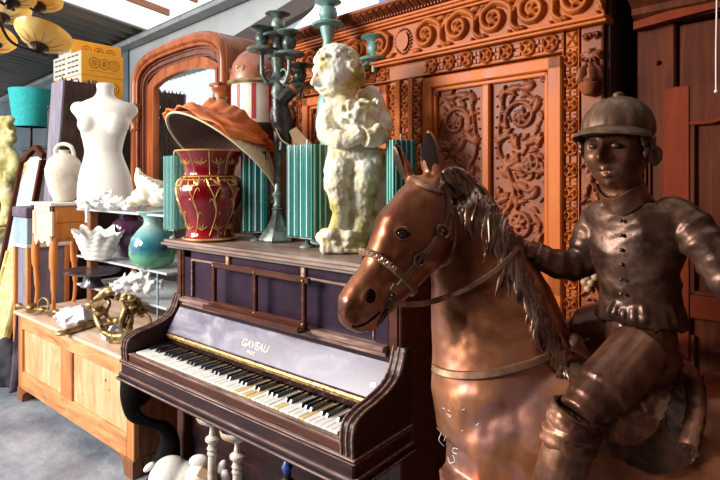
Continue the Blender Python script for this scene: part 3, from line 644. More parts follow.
def loose_door():
    y = .0; x0 = row(663, 150, y).x; zt = row(663, 88, y).z; x1 = x0+.62; z0 = .02
    t = thing('leaning_door', 'loose dark red door with arched panel leaning on the cupboard at the right', 'door', rw((x0+x1)/2, y+.02, 0), RA)
    zr = row(690, 299, y).z; xs = row(690, 200, y).x
    m = MB(ROW); m.b2(x0, xs, y, y+.035, z0, zt, .004); m.build('stile', M['oldred'], t)
    m = MB(ROW); m.b2(x1-.09, x1, y, y+.035, z0, zt, .004); m.build('stile', M['oldwood'], t)
    m = MB(ROW)
    # arched top rail
    top = []; bot = []
    for k in range(25):
        u = k/24; x = xs+(x1-.09-xs)*u; top.append((x, zt)); bot.append((x, zt-.105+(.055*math.sin(PI*min(max((u-.12)/.76, 0), 1))**1.2)))
    m.quads(top, bot, (y, y+.035)); m.build('top_rail', M['oldwood'], t)
    for za, zb in ((zr-.055, zr+.012), (z0, .16)): m = MB(ROW); m.b2(xs, x1-.09, y, y+.035, za, zb, .003); m.build('cross_rail', M['oldred'], t)
    for (za, zb) in ((zr+.012, zt-.04), (.16, zr-.055)):
        m = MB(ROW); m.b2(xs, x1-.09, y+.014, y+.026, za, zb, .001); m.b2(xs+.05, x1-.14, y+.004, y+.02, za+.05, zb-.08, .012)
        m.b2(xs, xs+.012, y+.002, y+.02, za, zb-.05, .003); m.b2(xs, x1-.09, y+.002, y+.02, za, za+.012, .003)
        m.build('panel', M['oldwood'], t)
    m = MB(ROW); pts = [(p[0], y+.001, p[1]-.006) for p in bot]; m.tube(pts, .006, 8); m.build('arch_bead', M['oldred'], t)
loose_door()
# thin white cord hanging in front of the loose door
pc = rw(row(716, 84, -.03).x, -.03, 0)
m = MB(); zt = row(716, 84, -.03).z
m.tube(cr([(pc.x, pc.y, zt-.02), (pc.x, pc.y, zt+.1), (pc.x+.002, pc.y, zt+.3), (pc.x-.001, pc.y, zt+.7), (pc.x, pc.y, 3.0)], 6), .0022, 6); m.ell((pc.x, pc.y, zt-.02), .005)
tag(m.build('hanging_cord', M['cord'], origin=(pc.x, pc.y, zt)), 'thin white cord hanging down in front of the loose red door', 'cord')
# ------------------------------------------------------------------ upright piano
pn = thing('upright_piano', 'old dark upright piano with open keyboard and hinged music frame', 'piano', (-1.66, 1.5, 0))
PX0, PX1 = -2.335, -.98; XL, XR = -2.315, -1.0
m = MB(); m.b2(XL+.05, XR-.05, 1.47, 1.78, .10, 1.172, .003); m.build('case', M['piano'], pn)
for x0, x1 in ((XL, XL+.055), (XR-.055, XR)):
    m = MB(); m.b2(x0, x1, 1.43, 1.785, .02, 1.174, .005)
    m.b2(x0+.012, x1-.012, 1.424, 1.435, .70, 1.15, .004)
    m.build('side_panel', M['pianored'], pn)
m = MB(); m.b2(-2.385, -.95, 1.385, 1.80, 1.174, 1.187, .005); m.b2(-2.375, -.96, 1.395, 1.795, 1.187, 1.20, .006); m.b2(-2.36, -.97, 1.405, 1.79, 1.160, 1.174, .004)
m.build('lid', M['pianotop'], pn)
# upper front panel: frame with recessed panels
m = MB(); x0, x1 = XL+.055, XR-.055
m.b2(x0, x1, 1.445, 1.465, .90, 1.162, .002)
m.build('upper_panel', M['pianopanel'], pn)
m = MB()
for a, b in ((x0, x0+.06), (x1-.06, x1)): m.b2(a, b, 1.436, 1.452, .93, 1.162, .004)
m.b2(x0, x1, 1.436, 1.452, 1.118, 1.162, .004)
m.build('panel_frame', M['pianopanel'], pn)
m = MB()
m.b2(x0+.06, x1-.06, 1.431, 1.441, 1.108, 1.118, .003); m.b2(x0+.06, x0+.068, 1.432, 1.441, .94, 1.11, .003); m.b2(x1-.068, x1-.06, 1.432, 1.441, .94, 1.11, .003)
m.build('panel_bead', M['pianotrim'], pn)
m = MB(); m.b2(x0-.0, x1, 1.405, 1.45, .915, .934, .006); m.b2(x0, x1, 1.42, 1.45, .895, .915, .004); m.build('music_ledge', M['pianotrim'], pn)  # pale trim colour stands in for the light reflected by the ledge
for xx in (at(228, 250, Y=1.43).x, at(303.5, 262, Y=1.43).x):
    m = MB(); m.b2(xx-.011, xx+.011, 1.424, 1.436, 1.115, 1.16, .003); m.torus((xx, 1.424, 1.13), .006, .002, (0, 1, 0)); tag(m.build('hinge_plate', M['tan'], pn), 'small pale metal hinge plate')
# music frame hanging in front
mf = MB(); yf = 1.395
fx = [at(p, 290, Y=yf).x for p in (214.5, 255.5, 304)]
zt, zb = 1.112, at(255, 313, Y=yf).z
for x in fx: mf.b2(x-.010, x+.010, yf-.009, yf+.009, zb, zt+.012, .004)
mf.b2(fx[0]-.012, fx[2]+.03, yf-.008, yf+.008, zt-.008, zt+.014, .004)
mf.b2(fx[0]-.03, fx[2]+.012, yf-.012, yf+.012, zb-.012, zb+.010, .004)
mfo = mf.build('music_frame', M['pianored'], pn)
m = MB(); m.b2(fx[0]-.035, fx[2]+.015, yf-.04, yf+.012, zb-.024, zb-.012, .004); m.b2(fx[0]-.03, fx[2]+.01, yf-.042, yf-.032, zb-.02, zb-.002, .003); m.build('music_rest', M['pianored'], mfo)
for x in fx:
    for z in (zt+.002, zb+.003): m = MB(); m.ell((x, yf-.010, z), (.005, .003, .005), None, 10, 6); m.build('stud', M['brass'], mfo)
# keybed with worn mouldings
m = MB(); m.b2(PX0, PX1, 1.165, 1.46, .615, .69, .006); m.b2(PX0-.008, PX1+.008, 1.157, 1.46, .610, .627, .005); m.b2(PX0-.015, PX1+.015, 1.15, 1.46, .598, .612, .005); m.b2(PX0-.005, PX1+.005, 1.160, 1.46, .678, .686, .003); m.build('keybed', M['piano'], pn)
m = MB()
for (z0, z1, o) in ((.6845, .6885, .007), (.674, .6765, .006), (.6275, .6305, .009), (.6055, .6095, .017)):
    m.b2(PX0-o, PX1+o, 1.165-o, 1.46, z0, z1, .003)
m.build('keybed_moulding', M['pianotrim'], pn)
m = MB(); m.b2(PX0+.055, PX1-.055, 1.172, 1.196, .688, .716, .003); m.build('key_slip', M['pianored'], pn)
m = MB(); m.b2(PX0+.055, PX1-.055, 1.17, 1.197, .7165, .7225, .002); m.build('key_slip_cap', M['pianotrim'], pn)
# cheeks with the swept profile
def prof_at(o):
    top = cr([(1.168+o*.3, .70), (1.166+o, .745), (1.180+o, .783-o*.6), (1.225, .803-o), (1.28, .812-o), (1.35, .832-o), (1.40, .868-o), (1.425, .93)], 6)
    return top
for x0, x1 in ((PX0, PX0+.055), (PX1-.055, PX1)):
    m = MB(); top = [(1.168, .68, 0)]+[(p.x, p.y, 0) for p in cr([(a, b, 0) for a, b in ((1.168, .70), (1.166, .745), (1.180, .783), (1.225, .803), (1.28, .812), (1.35, .832), (1.40, .868), (1.428, .94))], 6)]
    poly = [(p[0], p[1]) for p in top]+[(1.46, .94), (1.46, .68)]
    m.prism(poly, x0, x1, 'yz'); ck = m.build('cheek', M['piano'], pn, 30)
    m = MB()
    for xx in (x0+.006, (x0+x1)/2, x1-.006): m.tube([(xx, p[0]-.001, p[1]+.001) for p in top], .004, 6)
    m.build('cheek_bead', M['pianotrim'], ck)
    m = MB(); xb0, xb1 = (x1, x1+.03) if x0 < -2 else (x0-.03, x0); m.b2(xb0+.001, xb1-.001, 1.21, 1.42, .69, .727, .004); m.build('key_block', M['ebony'], pn)
# keys: 50 white, 35 black (85 note compass)
KX0, KX1 = -2.262, -1.070; nW = 50; kw = (KX1-KX0)/nW
rnd = random.Random(3)
for i in range(nW):
    m = MB(); x = KX0+(i+.5)*kw; dz = rnd.uniform(-.0012, .0008)
    m.b2(x-kw/2+.0007, x+kw/2-.0007, 1.197, 1.35, .703, .728+dz, .0015)
    o = m.build('white_key', M['ivoryold'] if i in (29, 31, 32, 38, 43) else M['ivory'], pn, 30)
pat = [0, 2, 3, 5, 6]          # first white key is A
idx = 0
for i in range(nW-1):
    note = 'ABCDEFG'[i % 7]
    if note in 'ACDFG':
        x = KX0+(i+1)*kw; m = MB()
        m.add([(x-.0055, 1.248, .727), (x+.0055, 1.248, .727), (x+.0055, 1.35, .727), (x-.0055, 1.35, .727), (x-.0042, 1.255, .740), (x+.0042, 1.255, .740), (x+.0042, 1.35, .740), (x-.0042, 1.35, .740)], [(0, 1, 2, 3), (4, 7, 6, 5), (0, 4, 5, 1), (1, 5, 6, 2), (2, 6, 7, 3), (3, 7, 4, 0)])
        m.build('black_key', M['ebony'], pn, 0)
# fallboard, turned open above the keys
B0, B1 = Vector((0, 1.358, .775)), Vector((0, 1.432, .889)); fd = (B1-B0).normalized(); fn = Vector((0, -fd.z, fd.y))
m = MB(); xa, xb = PX0+.058, PX1-.058
rot = Matrix((Vector((1, 0, 0)), fd, -Vector((1, 0, 0)).cross(-fd))).transposed()
cen = (B0+B1)/2
rt = Matrix((Vector((1, 0, 0)), fd, Vector((1, 0, 0)).cross(fd))).transposed()
m.box(((xa+xb)/2, cen.y, cen.z), (xb-xa, (B1-B0).length, .014), .003, rt)
fb = m.build('fallboard', M['fallboard'], pn)
m = MB(); q = B0-fd*.004; m.box(((xa+xb)/2, q.y, q.z-.006), (xb-xa, .014, .016), .003, rt); m.b2(xa, xb, 1.352, 1.36, .752, .772, .002); m.build('hinge_strip', M['goldstrip'], fb)
m = MB(); m.b2(xa, xb, 1.36, 1.44, .69, .765, .002); m.b2(xa, xb, 1.42, 1.46, .86, .9, .002); m.build('key_back_rail', M['piano'], pn)
def on_fb(px, py):
    r = ray(px, py); n = rt @ Vector((0, 0, 1)); p0 = Vector((0, cen.y, cen.z))+n*.0075; t = (p0-EYE).dot(n)/r.dot(n); return EYE+r*t
for txt, px, py, sz in (('GAVEAU', 253.5, 349, .042), ('PARIS', 250, 354.5, .021)):
    p = on_fb(px, py)
    T = Matrix.Translation(p) @ rt.to_4x4(); text_mesh(txt, sz, .0006, M['gold'], T, fb, 'gold_lettering')
m = MB(); p = on_fb(373, 385)
m.box(p, (.022, .016, .0016), .0005, rt @ Matrix.Rotation(.2, 3, 'Z')); tag(m.build('paper_scrap', M['sheet'], fb), 'torn white sticker')
# lower part
m = MB(); m.b2(XL+.05, XR-.05, 1.49, 1.51, .12, .61, .003); m.build('lower_panel', M['pianoshade'], pn)
m = MB(); m.b2(XL, XR, 1.42, 1.79, .0, .10, .006); m.build('plinth', M['pianoshade'], pn)
for x in (PX0+.05, PX1-.05):          # scrolled console legs
    m = MB(); pts = cr([(x, 1.20, .585), (x, 1.185, .52), (x, 1.20, .44), (x, 1.27, .38), (x, 1.34, .34), (x, 1.375, .27), (x, 1.36, .18), (x, 1.32, .12), (x, 1.28, .09)], 6)
    n = len(pts); m.tube(pts, [.062-.034*math.sin(PI*min(i/(n*.75), 1)) if i < n*.75 else .036 for i in range(n)], 12, .65)
    m.torus((x, 1.225, .53), .045, .016, (1, 0, 0)); m.ell((x, 1.225, .53), (.04, .03, .03))
    for k in range(4): m.tube(cr([(x-.035+k*.022, 1.20, .46), (x-.03+k*.02, 1.26, .40), (x-.03+k*.02, 1.33, .36)], 4), .008, 6)
    m.b2(x-.045, x+.045, 1.18, 1.46, .585, .602, .005)
    m.b2(x-.05, x+.05, 1.20, 1.43, .0, .075, .01); m.build('console_leg', M['pianoshade'], pn)
for k in (-1, 1):
    m = MB(); px_ = (PX0+PX1)/2+k*.06; m.tube(cr([(px_, 1.5, .09), (px_, 1.42, .09), (px_, 1.36, .075)], 4), [.012]*4+[.016]*4+[.02], 8, .4); m.build('pedal', M['brass'], pn)

# ------------------------------------------------------------------ pine chest
CX0, CX1, CY0, CY1, CZ = -4.10, -2.545, 1.335, 1.90, .60
ch = thing('pine_chest', 'long low knotty pine chest with two front panels beside the piano', 'chest', ((CX0+CX1)/2, 1.62, 0))
m = MB(); m.b2(CX0-.02, CX1+.0, CY0-.025, CY1+.01, CZ-.022, CZ, .006); m.build('lid', M['pinetop'], ch)
m = MB(); m.b2(CX0+.02, CX1-.02, CY0+.02, CY1, .10, CZ-.022, .003); m.build('carcass', M['pine'], ch)
m = MB(); m.b2(CX1-.022, CX1-.002, CY0+.004, CY1, .085, CZ-.023, .003); m.build('end_panel', M['pineside'], ch)
xm0, xm1 = at(60.5, 360, Y=CY0).x, at(71.5, 360, Y=CY0).x
for a, b, c, d in ((CX0, CX0+.07, .085, CZ-.022), (CX1-.075, CX1-.0005, .085, CZ-.022), (xm0, xm1, .20, CZ-.11)): m = MB(); m.b2(a, b, CY0, CY0+.03, c, d, .003); m.build('front_stile', M['pinestile'], ch)
for c, d in ((CZ-.115, CZ-.022), (.085, .20)): m = MB(); m.b2(CX0+.07, CX1-.075, CY0-.001, CY0+.03, c, d, .003); m.build('front_rail', M['pine'], ch)
for a, b in ((CX0+.07, xm0), (xm1, CX1-.075)):
    m = MB(); m.b2(a-.004, b+.004, CY0+.014, CY0+.024, .196, CZ-.11, .001); m.build('front_panel', M['pinepanel'], ch)
for x0, x1 in ((CX0, CX0+.1), (CX1-.13, CX1)):
    m = MB(); sg = 1 if x0 < -3.5 else -1; xo = x0 if sg > 0 else x1
    m.prism([(xo, .0), (xo, .088), (xo+sg*.17, .088), (xo+sg*.12, .07), (xo+sg*.09, .04), (xo+sg*.085, 0)], CY0-.006, CY0+.05, 'xz')
    m.b2(min(xo, xo+sg*.08), max(xo, xo+sg*.08), CY0+.04, CY0+.1, 0, .085, .004); m.build('bracket_foot', M['pineside'], ch)
    m = MB(); m.b2(min(xo, xo+sg*.08), max(xo, xo+sg*.08), CY1-.08, CY1, 0, .085, .004); m.build('rear_foot', M['pineside'], ch)
m = MB(); m.b2(CX1-.13, CX1+.004, CY0-.008, CY1, .083, .092, .003); m.build('base_moulding', M['pineside'], ch)
m = MB()
for (px, py, r) in ((103, 381, .011), (107, 391, .007), (62.5, 400, .009), (100, 434, .008), (91, 424, .006), (45, 340, .005), (80, 395, .006)):
    p = at(px, py, Y=CY0); yy = CY0+.0135 if (py < 412 and px > 72) else CY0-.0005
    m.ell((p.x, yy, p.z), (r*1.1, .0012, r*.8), None, 14, 6)
tag(m.build('knot', M['knot'], ch), 'dark knots in the pine')
# a modelled head: skull with brow, sockets, nose, lips, chin and cheeks (f forward, l sideways, u up)
def face_head(m, c0, f, l, u, rxf, rxb, ry0, rz0, k=1.0, N1=140, N2=100):
    bump = lambda az, el, a0, e0, sa, se: math.exp(-((az-a0)/sa)**2-((el-e0)/se)**2)
    rings = []
    for i in range(N2+1):
        el = PI/2-PI*i/N2; L = []
        for q in range(N1):
            az = -PI+2*PI*q/N1; ce = max(math.cos(el), .003); a, b, c = ce*math.cos(az), ce*math.sin(az), math.sin(el)
            ry = ry0*(1 if c > 0 else 1-.14*(-c)**1.5); rx = rxf if a > 0 else rxb; A = abs(az)
            d = .025*bump(az, el, 0, -.20, .13, .15)+.011*bump(az, el, 0, .02, .10, .2)+.006*bump(A, el, .15, -.26, .10, .10)
            d += -.014*bump(A, el, .40, .07, .19, .12)+.006*bump(A, el, .38, .05, .10, .055)+.006*bump(A, el, .38, .27, .30, .09)
            d += .012*bump(az, el, 0, -.47, .24, .055)+.011*bump(az, el, 0, -.66, .20, .06)-.014*bump(az, el, 0, -.56, .20, .045)-.004*bump(az, el, 0, -.37, .06, .06)
            d += .010*bump(az, el, 0, -.92, .26, .16)+.007*bump(A, el, .66, -.28, .28, .24)-.004*bump(az, el, 0, -.79, .26, .06)
            d *= k; L.append(c0+f*(a*(rx+d))+l*(b*(ry+d))+u*(c*(rz0+d*.6)))
        rings.append(L)
    m.loft(rings)
# ------------------------------------------------------------------ things standing on the piano
LZ = 1.2005
# ruby vase with gold vines
vc = at(210, 239.5, Y=1.512); vc.z = LZ
vt = thing('vase', 'large ruby red vase with gilded vines at the left end of the piano top', 'vase', vc)
prof = [(.070, 0), (.108, .0), (.112, .012), (.100, .03), (.098, .06), (.112, .11), (.134, .17), (.146, .22), (.143, .255), (.128, .283), (.108, .300), (.104, .318), (.110, .352), (.126, .392), (.143, .414), (.146, .422), (.138, .422), (.12, .39), (.10, .33), (.1, .3)]
prof = [(r*1.09, z*1.0) for r, z in prof]
m = MB(); m.lathe(prof, vc, 48); m.build('body', M['redglaze'], vt, 50)
def vr(z): return np.interp(z, [p[1] for p in prof[1:16]], [p[0] for p in prof[1:16]])
def onv(a, z, e=.001): r = vr(z)+e; return vc+Vector((r*math.cos(a), r*math.sin(a), z))
m = MB()
for z, rr in ((.420, .004), (.300, .0045), (.012, .005), (.285, .0025)): m.torus(vc+Vector((0, 0, z)), vr(z)+.0005, rr, seg=48)
for k in range(10):
    a = k*2*PI/10
    m.tube([onv(a+.02*math.sin(9*z), z) for z in np.linspace(.31, .415, 12)], .0018, 5)
    m.tube([onv(a+.22*math.sin((z-.03)*14), z) for z in np.linspace(.03, .285, 26)], .0022, 5)
    for zz, sg in ((.09, 1), (.15, -1), (.2, 1), (.24, -1)):
        a0 = a+.22*math.sin((zz-.03)*14)
        m.tube([onv(a0+sg*.30*t*(1-.3*t), zz+.05*math.sin(2.4*t)) for t in np.linspace(0, 1, 9)], [.0022]*8+[.0008], 5)
    for j in range(4):
        q = .6+j*.65; a1 = a+.31; L = .032
        for zc in (.355, .055):
            m.tube([onv(a1+L*t*math.cos(q)/.11, zc+L*t*math.sin(q)) for t in (0, .5, 1)], [.001, .0034, .0008], 6)
m.build('gold_vines', M['goldpaint'], vt)
m = MB()
for k in range(10):
    a = k*2*PI/10+.3
    for j in range(3):
        q = 2.4+j*.8-.8; P = [onv(a+.05*t*math.cos(q)/.13, .262+.045*t*math.sin(q)) for t in (0, .4, 1)]; m.tube(P, [.002, .0075, .001], 8, .35)
m.build('shoulder_leaves', M['goldpaint'], vt)
# teal glass block lamps
def slabs(M_, w, d, z0, z1, nx, ny):
    out = []
    for i in range(nx):
        x = -w/2+w*i/(nx-1)
        for y in (-d/2, d/2): out.append((x, y))
    for j in range(1, ny-1):
        y = -d/2+d*j/(ny-1)
        for x in (-w/2, w/2): out.append((x, y))
    return out
lamp0 = thing('glass_lamp', 'teal glass block lamp between the tall candlestick and the stone angel', 'lamp', (-1.615, 1.615, LZ), 0, 'teal glass lamps along the piano top')
m = MB(W(lamp0)); m.lathe([(.036, 0), (.036, .006), (.02, .012), (.011, .02), (.011, .035), (.03, .038), (.03, .042)], (0, 0, 0), 24); m.box((0, 0, .043), (.15, .10, .005), .001); m.build('foot', M['verdigris'], lamp0)
PAT = 'tbdtbtdbttbdt'  # light and dark streaks in the glass put into slab colours
G = {k: MB(W(lamp0)) for k in 'tbd'}
for i in range(13):
    x = -.0705+i*.01175
    for y in (-.046, .046): G[PAT[i]].box((x, y+(.003 if PAT[i] == 'b' else 0)*(1 if y > 0 else -1), .24), (.0095 if PAT[i] != 'b' else .0065, .009, .385), .0012)
for i in range(7):
    y = -.034+i*.0113
    for x in (-.0705, .0705): G[PAT[i+4]].box((x, y, .24), (.009, .0095, .385), .0012)
for k, nm, mm_ in (('t', 'teal_slabs', 'tealsolid'), ('b', 'bright_slabs', 'brightglass'), ('d', 'dark_slabs', 'deepsolid')): G[k].build(nm, M[mm_], lamp0, 0)
m = MB(W(lamp0)); m.lathe([(.005, .425), (.005, .44), (.006, .441), (.006, .455), (.002, .457)], (0, 0, 0), 12); m.build('tip', M['plaster'], lamp0)
def relamp(o, mats_, sc):
    o.scale = sc
    for c in o.children:
        k = c.name.split('.')[0]
        if k in mats_: c.data = c.data.copy(); c.data.materials[0] = M[mats_[k]]
relamp(dup(lamp0, (-1.985, 1.64, LZ), .62, 'deep green glass block lamp between the ruby vase and the tall candlestick'), {'teal_slabs': 'deepsolid', 'dark_slabs': 'tealsolid'}, (.8, .8, .97))
relamp(dup(lamp0, (-2.374, 1.452, LZ), .0, 'pale teal glass block lamp at the left of the ruby vase'), {'teal_slabs': 'paleglass', 'dark_slabs': 'tealglass', 'bright_slabs': 'paleglass'}, (.62, .62, .93))
relamp(dup(lamp0, (-1.15, 1.64, LZ), 1.1, 'teal glass block lamp behind the horse ear at the right of the angel'), {'dark_slabs': 'tealsolid'}, (.62, .62, 1.0))
# candelabra
def cup(m, c, r=1.0):
    m.lathe([(a_*1.3, b_*1.32) for a_, b_ in [(.006, -.095), (.012, -.09), (.016, -.082), (.052*r, -.078), (.056*r, -.072), (.050*r, -.068), (.018, -.064), (.014, -.058), (.022, -.048), (.025, -.036), (.022, -.024), (.017, -.014), (.026, -.006), (.040*r, -.002), (.046*r, .002), (.044*r, .005), (.016, .005), (.013, -.03)]], c, 26)
def candelabrum(label, base, mt, arms, ztop, stem, group):
    t = thing('candelabrum', label, 'candelabrum', base, 0, group); B = Vector(base)
    m = MB(); m.lathe([(.085, 0), (.090, .008), (.086, .02), (.068, .045), (.046, .075), (.032, .11), (.024, .14), (.03, .15), (.02, .16)], B, 6); m.build('base', mt, t, 30)
    m = MB(); m.lathe(stem, B, 20); m.build('stem', mt, t, 40)
    if ztop: 
        m = MB(); cup(m, B+Vector((0, 0, ztop))); m.build('top_cup', mt, t, 40)
    for (dx, dd, zt) in arms:
        e = RV*dx+FV*dd; tip = B+e+Vector((0, 0, zt)); z0 = stem[-1][1]-.18
        m = MB(); u = e.normalized(); L = e.length
        pts = cr([B+Vector((0, 0, z0)), B+u*L*.3+Vector((0, 0, z0-.01)), B+u*L*.62+Vector((0, 0, z0-.02)), B+u*L*.95+Vector((0, 0, z0+.02)), B+u*L*1.0+Vector((0, 0, min(zt-.15, z0+.06))), tip+Vector((0, 0, -.12))], 6)
        m.tube(pts, [.010]*len(pts), 10); sc = B+u*L*.45+Vector((0, 0, z0+.015)); side = u.cross(UP)
        m.tube([sc+(u*math.cos(q)+UP*math.sin(q))*(.03-.0025*q) for q in np.linspace(-1.5, 6, 22)], [.008-.0002*i for i in range(22)], 8)
        a = m.build('arm', mt, t, 60); m = MB(); cup(m, tip); m.build('candle_cup', mt, a, 40)
    return t
st1 = [(.018, .15), (.024, .165), (.018, .18), (.02, .20), (.03, .215), (.018, .235), (.017, .28), (.021, .5), (.019, .60), (.028, .62), (.018, .635), (.020, .66), (.032, .69), (.026, .72), (.018, .735), (.034, .75), (.04, .758), (.03, .765), (.022, .79), (.028, .82), (.033, .85), (.02, .87), (.026, .89), (.02, .93)]
b1 = at(278, 241, Z=LZ)
k1 = b1.copy(); D1 = (k1-EYE).dot(FV)
def arm_of(px, py, dd): return ((px-278)*D1/FPX + 0, dd, CAM_H+(180-py)/FPX*(D1+dd)-LZ)
c1 = candelabrum('tall dark green candelabrum with clustered cups beside the orange shade', (b1.x, b1.y, LZ), M['verdigris'],
    [arm_of(262, 29, .0), arm_of(291, 33, -.06), arm_of(279, 38, .10), arm_of(299, 66, .03)], CAM_H+(180-15)/FPX*D1-LZ, st1+[(.018, CAM_H+(180-15)/FPX*D1-LZ-.12)], 'candelabra on the piano')
b2 = Vector((0, 0, 0)); b2 = at(328, 180, D=2.37)
D2 = 2.37
st2 = [(.02, .15), (.03, .17), (.024, .2), (.022, .3), (.030, .42), (.046, .5), (.050, .56), (.048, .62), (.034, .68), (.022, .70), (.04, .715), (.026, .73), (.022, .78), (.032, .83), (.026, .87), (.02, .90), (.03, .93), (.036, .96), (.02, .975)]
zt2 = CAM_H+(180-3)/FPX*D2-LZ
c2 = candelabrum('teal patinated candelabrum rising behind the stone angel with a cup on either side', (b2.x, b2.y, LZ), M['tealpatina'],
    [((374-328)*D2/FPX, .02, CAM_H+(180-37)/FPX*D2-LZ)], 0, st2, 'candelabra on the piano')
m = MB(); B = Vector((b2.x, b2.y, LZ)); m.lathe([(.03, .975), (.02, .985), (.036, 1.0), (.042, 1.02), (.036, 1.045), (.022, zt2-.12)], B, 20); cup(m, B+Vector((0, 0, zt2))); m.build('top_cup', M['tealpatina'], c2, 40)
# dark tube, hanging mask and toothed leather on the first candelabrum
def hung():
    D = D1-.06; P = lambda x, y, d=0: at(x, y, D=D+d)
    t = thing('leather_holster', 'black leather holster with wooden butt hanging on the tall candelabrum', 'holster', P(284, 150))
    m = MB(); m.tube(cr([P(280, 99), P(281, 112), P(283, 126), P(285, 140), P(284, 152)], 5), [.038]*5+[.045]*5+[.036]*5+[.03]*5+[.02], 14, .6)
    m.tube(cr([P(275, 104), P(272, 116), P(276, 128), P(281, 134)], 5), .012, 8); m.build('holster_body', M['leather'], t)
    m = MB(); m.tube([P(281, 102, -.01), P(287, 95, -.012), P(293, 90, -.014)], [.028, .03, .029], 16); m.build('grip', M['leather'], t)
    a = P(293, 90, -.014); b = P(295.5, 87.5, -.016); m = MB(); m.tube([a, b], [.030, .027], 16); tag(m.build('butt_cap', M['pineside'], t), 'round wooden butt end')
    t2 = thing('toothed_leather', 'tan leather strip with saw teeth hanging beside the black holster', 'leather strip', P(303, 148))
    p = [(289, 131), (296, 127), (311, 143.5), (308, 147), (303, 148), (301, 144.5), (298.5, 147), (296.5, 143), (294, 145), (292.5, 140)]
    A = [P(x, y, -.03) for x, y in p]; Bq = [P(x, y, -.026) for x, y in p]; n = len(p)
    m = MB(); m.add(A+Bq, [tuple(range(n)), tuple(range(2*n-1, n-1, -1))]+[(i, (i+1) % n, n+(i+1) % n, n+i) for i in range(n)]); m.build('toothed_flap', M['tan'], t2, 0)
    m = MB(); m.tube(cr([P(276, 128, -.02), P(281, 139, -.03), P(292, 146, -.035), P(306, 147, -.03), P(311, 142, -.028)], 6), .0035, 6); m.build('thong', M['tan'], t2)
hung()
# stone angel
def angel():
    D = 2.105; k = D/FPX; P = lambda x, y, d=0: at(x, y, D=D+d); Rm = Matrix((RV, FV, UP)).transposed()
    E = lambda m, x, y, d, rx, rd, ry, tilt=0: m.ell(P(x, y, d), (rx*k, rd, ry*k), Rm @ Matrix.Rotation(math.radians(tilt), 3, 'Y'))
    m = MB()
    fa = (-RV*.80-FV*.56-UP*.16).normalized(); la = UP.cross(fa).normalized(); ua = fa.cross(la).normalized(); ua = ua if ua.z > 0 else -ua
    hc = P(338, 76); face_head(m, hc, fa, la, ua, .098, .098, .088, .112, 1.25, 120, 90)
    r = random.Random(4)
    for i in range(150):
        az, el = r.uniform(-PI, PI), math.asin(r.uniform(-.35, 1))
        if abs(az) < 1.15 and el < .62: continue
        if el < -.1 and abs(az) < 1.9: continue
        p = hc+fa*(math.cos(el)*math.cos(az)*.098)+la*(math.cos(el)*math.sin(az)*.088)+ua*(math.sin(el)*.112); n = (p-hc).normalized()
        t1 = n.cross(Vector((r.gauss(0, 1), r.gauss(0, 1), r.gauss(0, 1)))).normalized(); t2 = n.cross(t1)
        m.tube([p+n*.006+(t1*math.cos(w)+t2*math.sin(w))*(.016-.0018*w) for w in np.linspace(0, 5.5, 12)], [.0075]*11+[.003], 7)
    E(m, 343, 103, 0, 13, .06, 10); E(m, 352, 124, 0, 26, .085, 26, 0); E(m, 354, 140, 0, 23, .085, 14)
    m.tube(cr([P(334, 108), P(327, 122, -.03), P(329, 136, -.07), P(345, 141, -.11), P(362, 134, -.12)], 6), [.042]*12+[.038]*6+[.03]*7, 14)
    m.tube(cr([P(370, 107), P(382, 122, -.02), P(380, 136, -.08), P(364, 139, -.12)], 6), [.043]*9+[.036]*10, 14)
    for i in range(46): E(m, 360+max(-18, min(18, r.gauss(0, 11))), 118+max(-15, min(15, r.gauss(0, 9))), -.10+r.uniform(-.02, .03), r.uniform(2.4, 4.6), .016, r.uniform(2.4, 4.6))
    E(m, 360, 118, -.075, 18, .05, 16)
    E(m, 373, 110, .07, 14, .03, 25, -10); E(m, 377, 122, .08, 8, .025, 20, -14); E(m, 366, 101, .08, 9, .03, 12, -20)
    E(m, 355, 153, 0, 28, .088, 12, 10); E(m, 376, 161, 0, 12, .07, 13, 20)
    m.tube(cr([P(343, 155), P(338, 178, -.03), P(338, 192, -.05), P(341, 212, -.02), P(337, 232, -.02)], 6), [.060]*6+[.052]*6+[.042]*6+[.034]*7, 14)
    m.tube(cr([P(366, 155), P(365, 178, -.02), P(362, 194, -.03), P(363, 214, 0), P(357, 236, .0)], 6), [.064]*6+[.056]*6+[.046]*6+[.040]*7, 14)
    m.tube(cr([P(384, 150, .02), P(386, 168, .02), P(385, 188, .03), P(376, 212, .04), P(370, 240, .03)], 6), [.03]*8+[.045]*9+[.05]*8, 12)
    m.tube(cr([P(352, 160, .03), P(350, 200, .04), P(348, 240, .03)], 6), .05, 10)
    E(m, 331, 235, -.05, 11, .05, 6)
    E(m, 349, 243, -.03, 10, .06, 6)
    for i in range(26): E(m, 343+r.uniform(-22, 22), 241+r.uniform(-7, 4), r.uniform(-.06, .06), r.uniform(5, 9), .04, r.uniform(5, 7))
    base = P(343, 252); m.box((base.x, base.y, LZ+.022), (.17, .14, .044), .012, Rm)
    def dsp(p, n): return .0032*noise.fractal(p*22, .8, 2.1, 4)+.0022*noise.noise(p*75)
    o = fuse(m, .005, 'angel_statue', M['stone'], None, 3, (base.x, base.y, LZ), dsp)
    zmin = min(v.co.z for v in o.data.vertices)
    if zmin < 0: o.location.z -= zmin
    tag(o, 'weathered cream stone winged angel child holding flowers on the piano', 'statue')
angel()
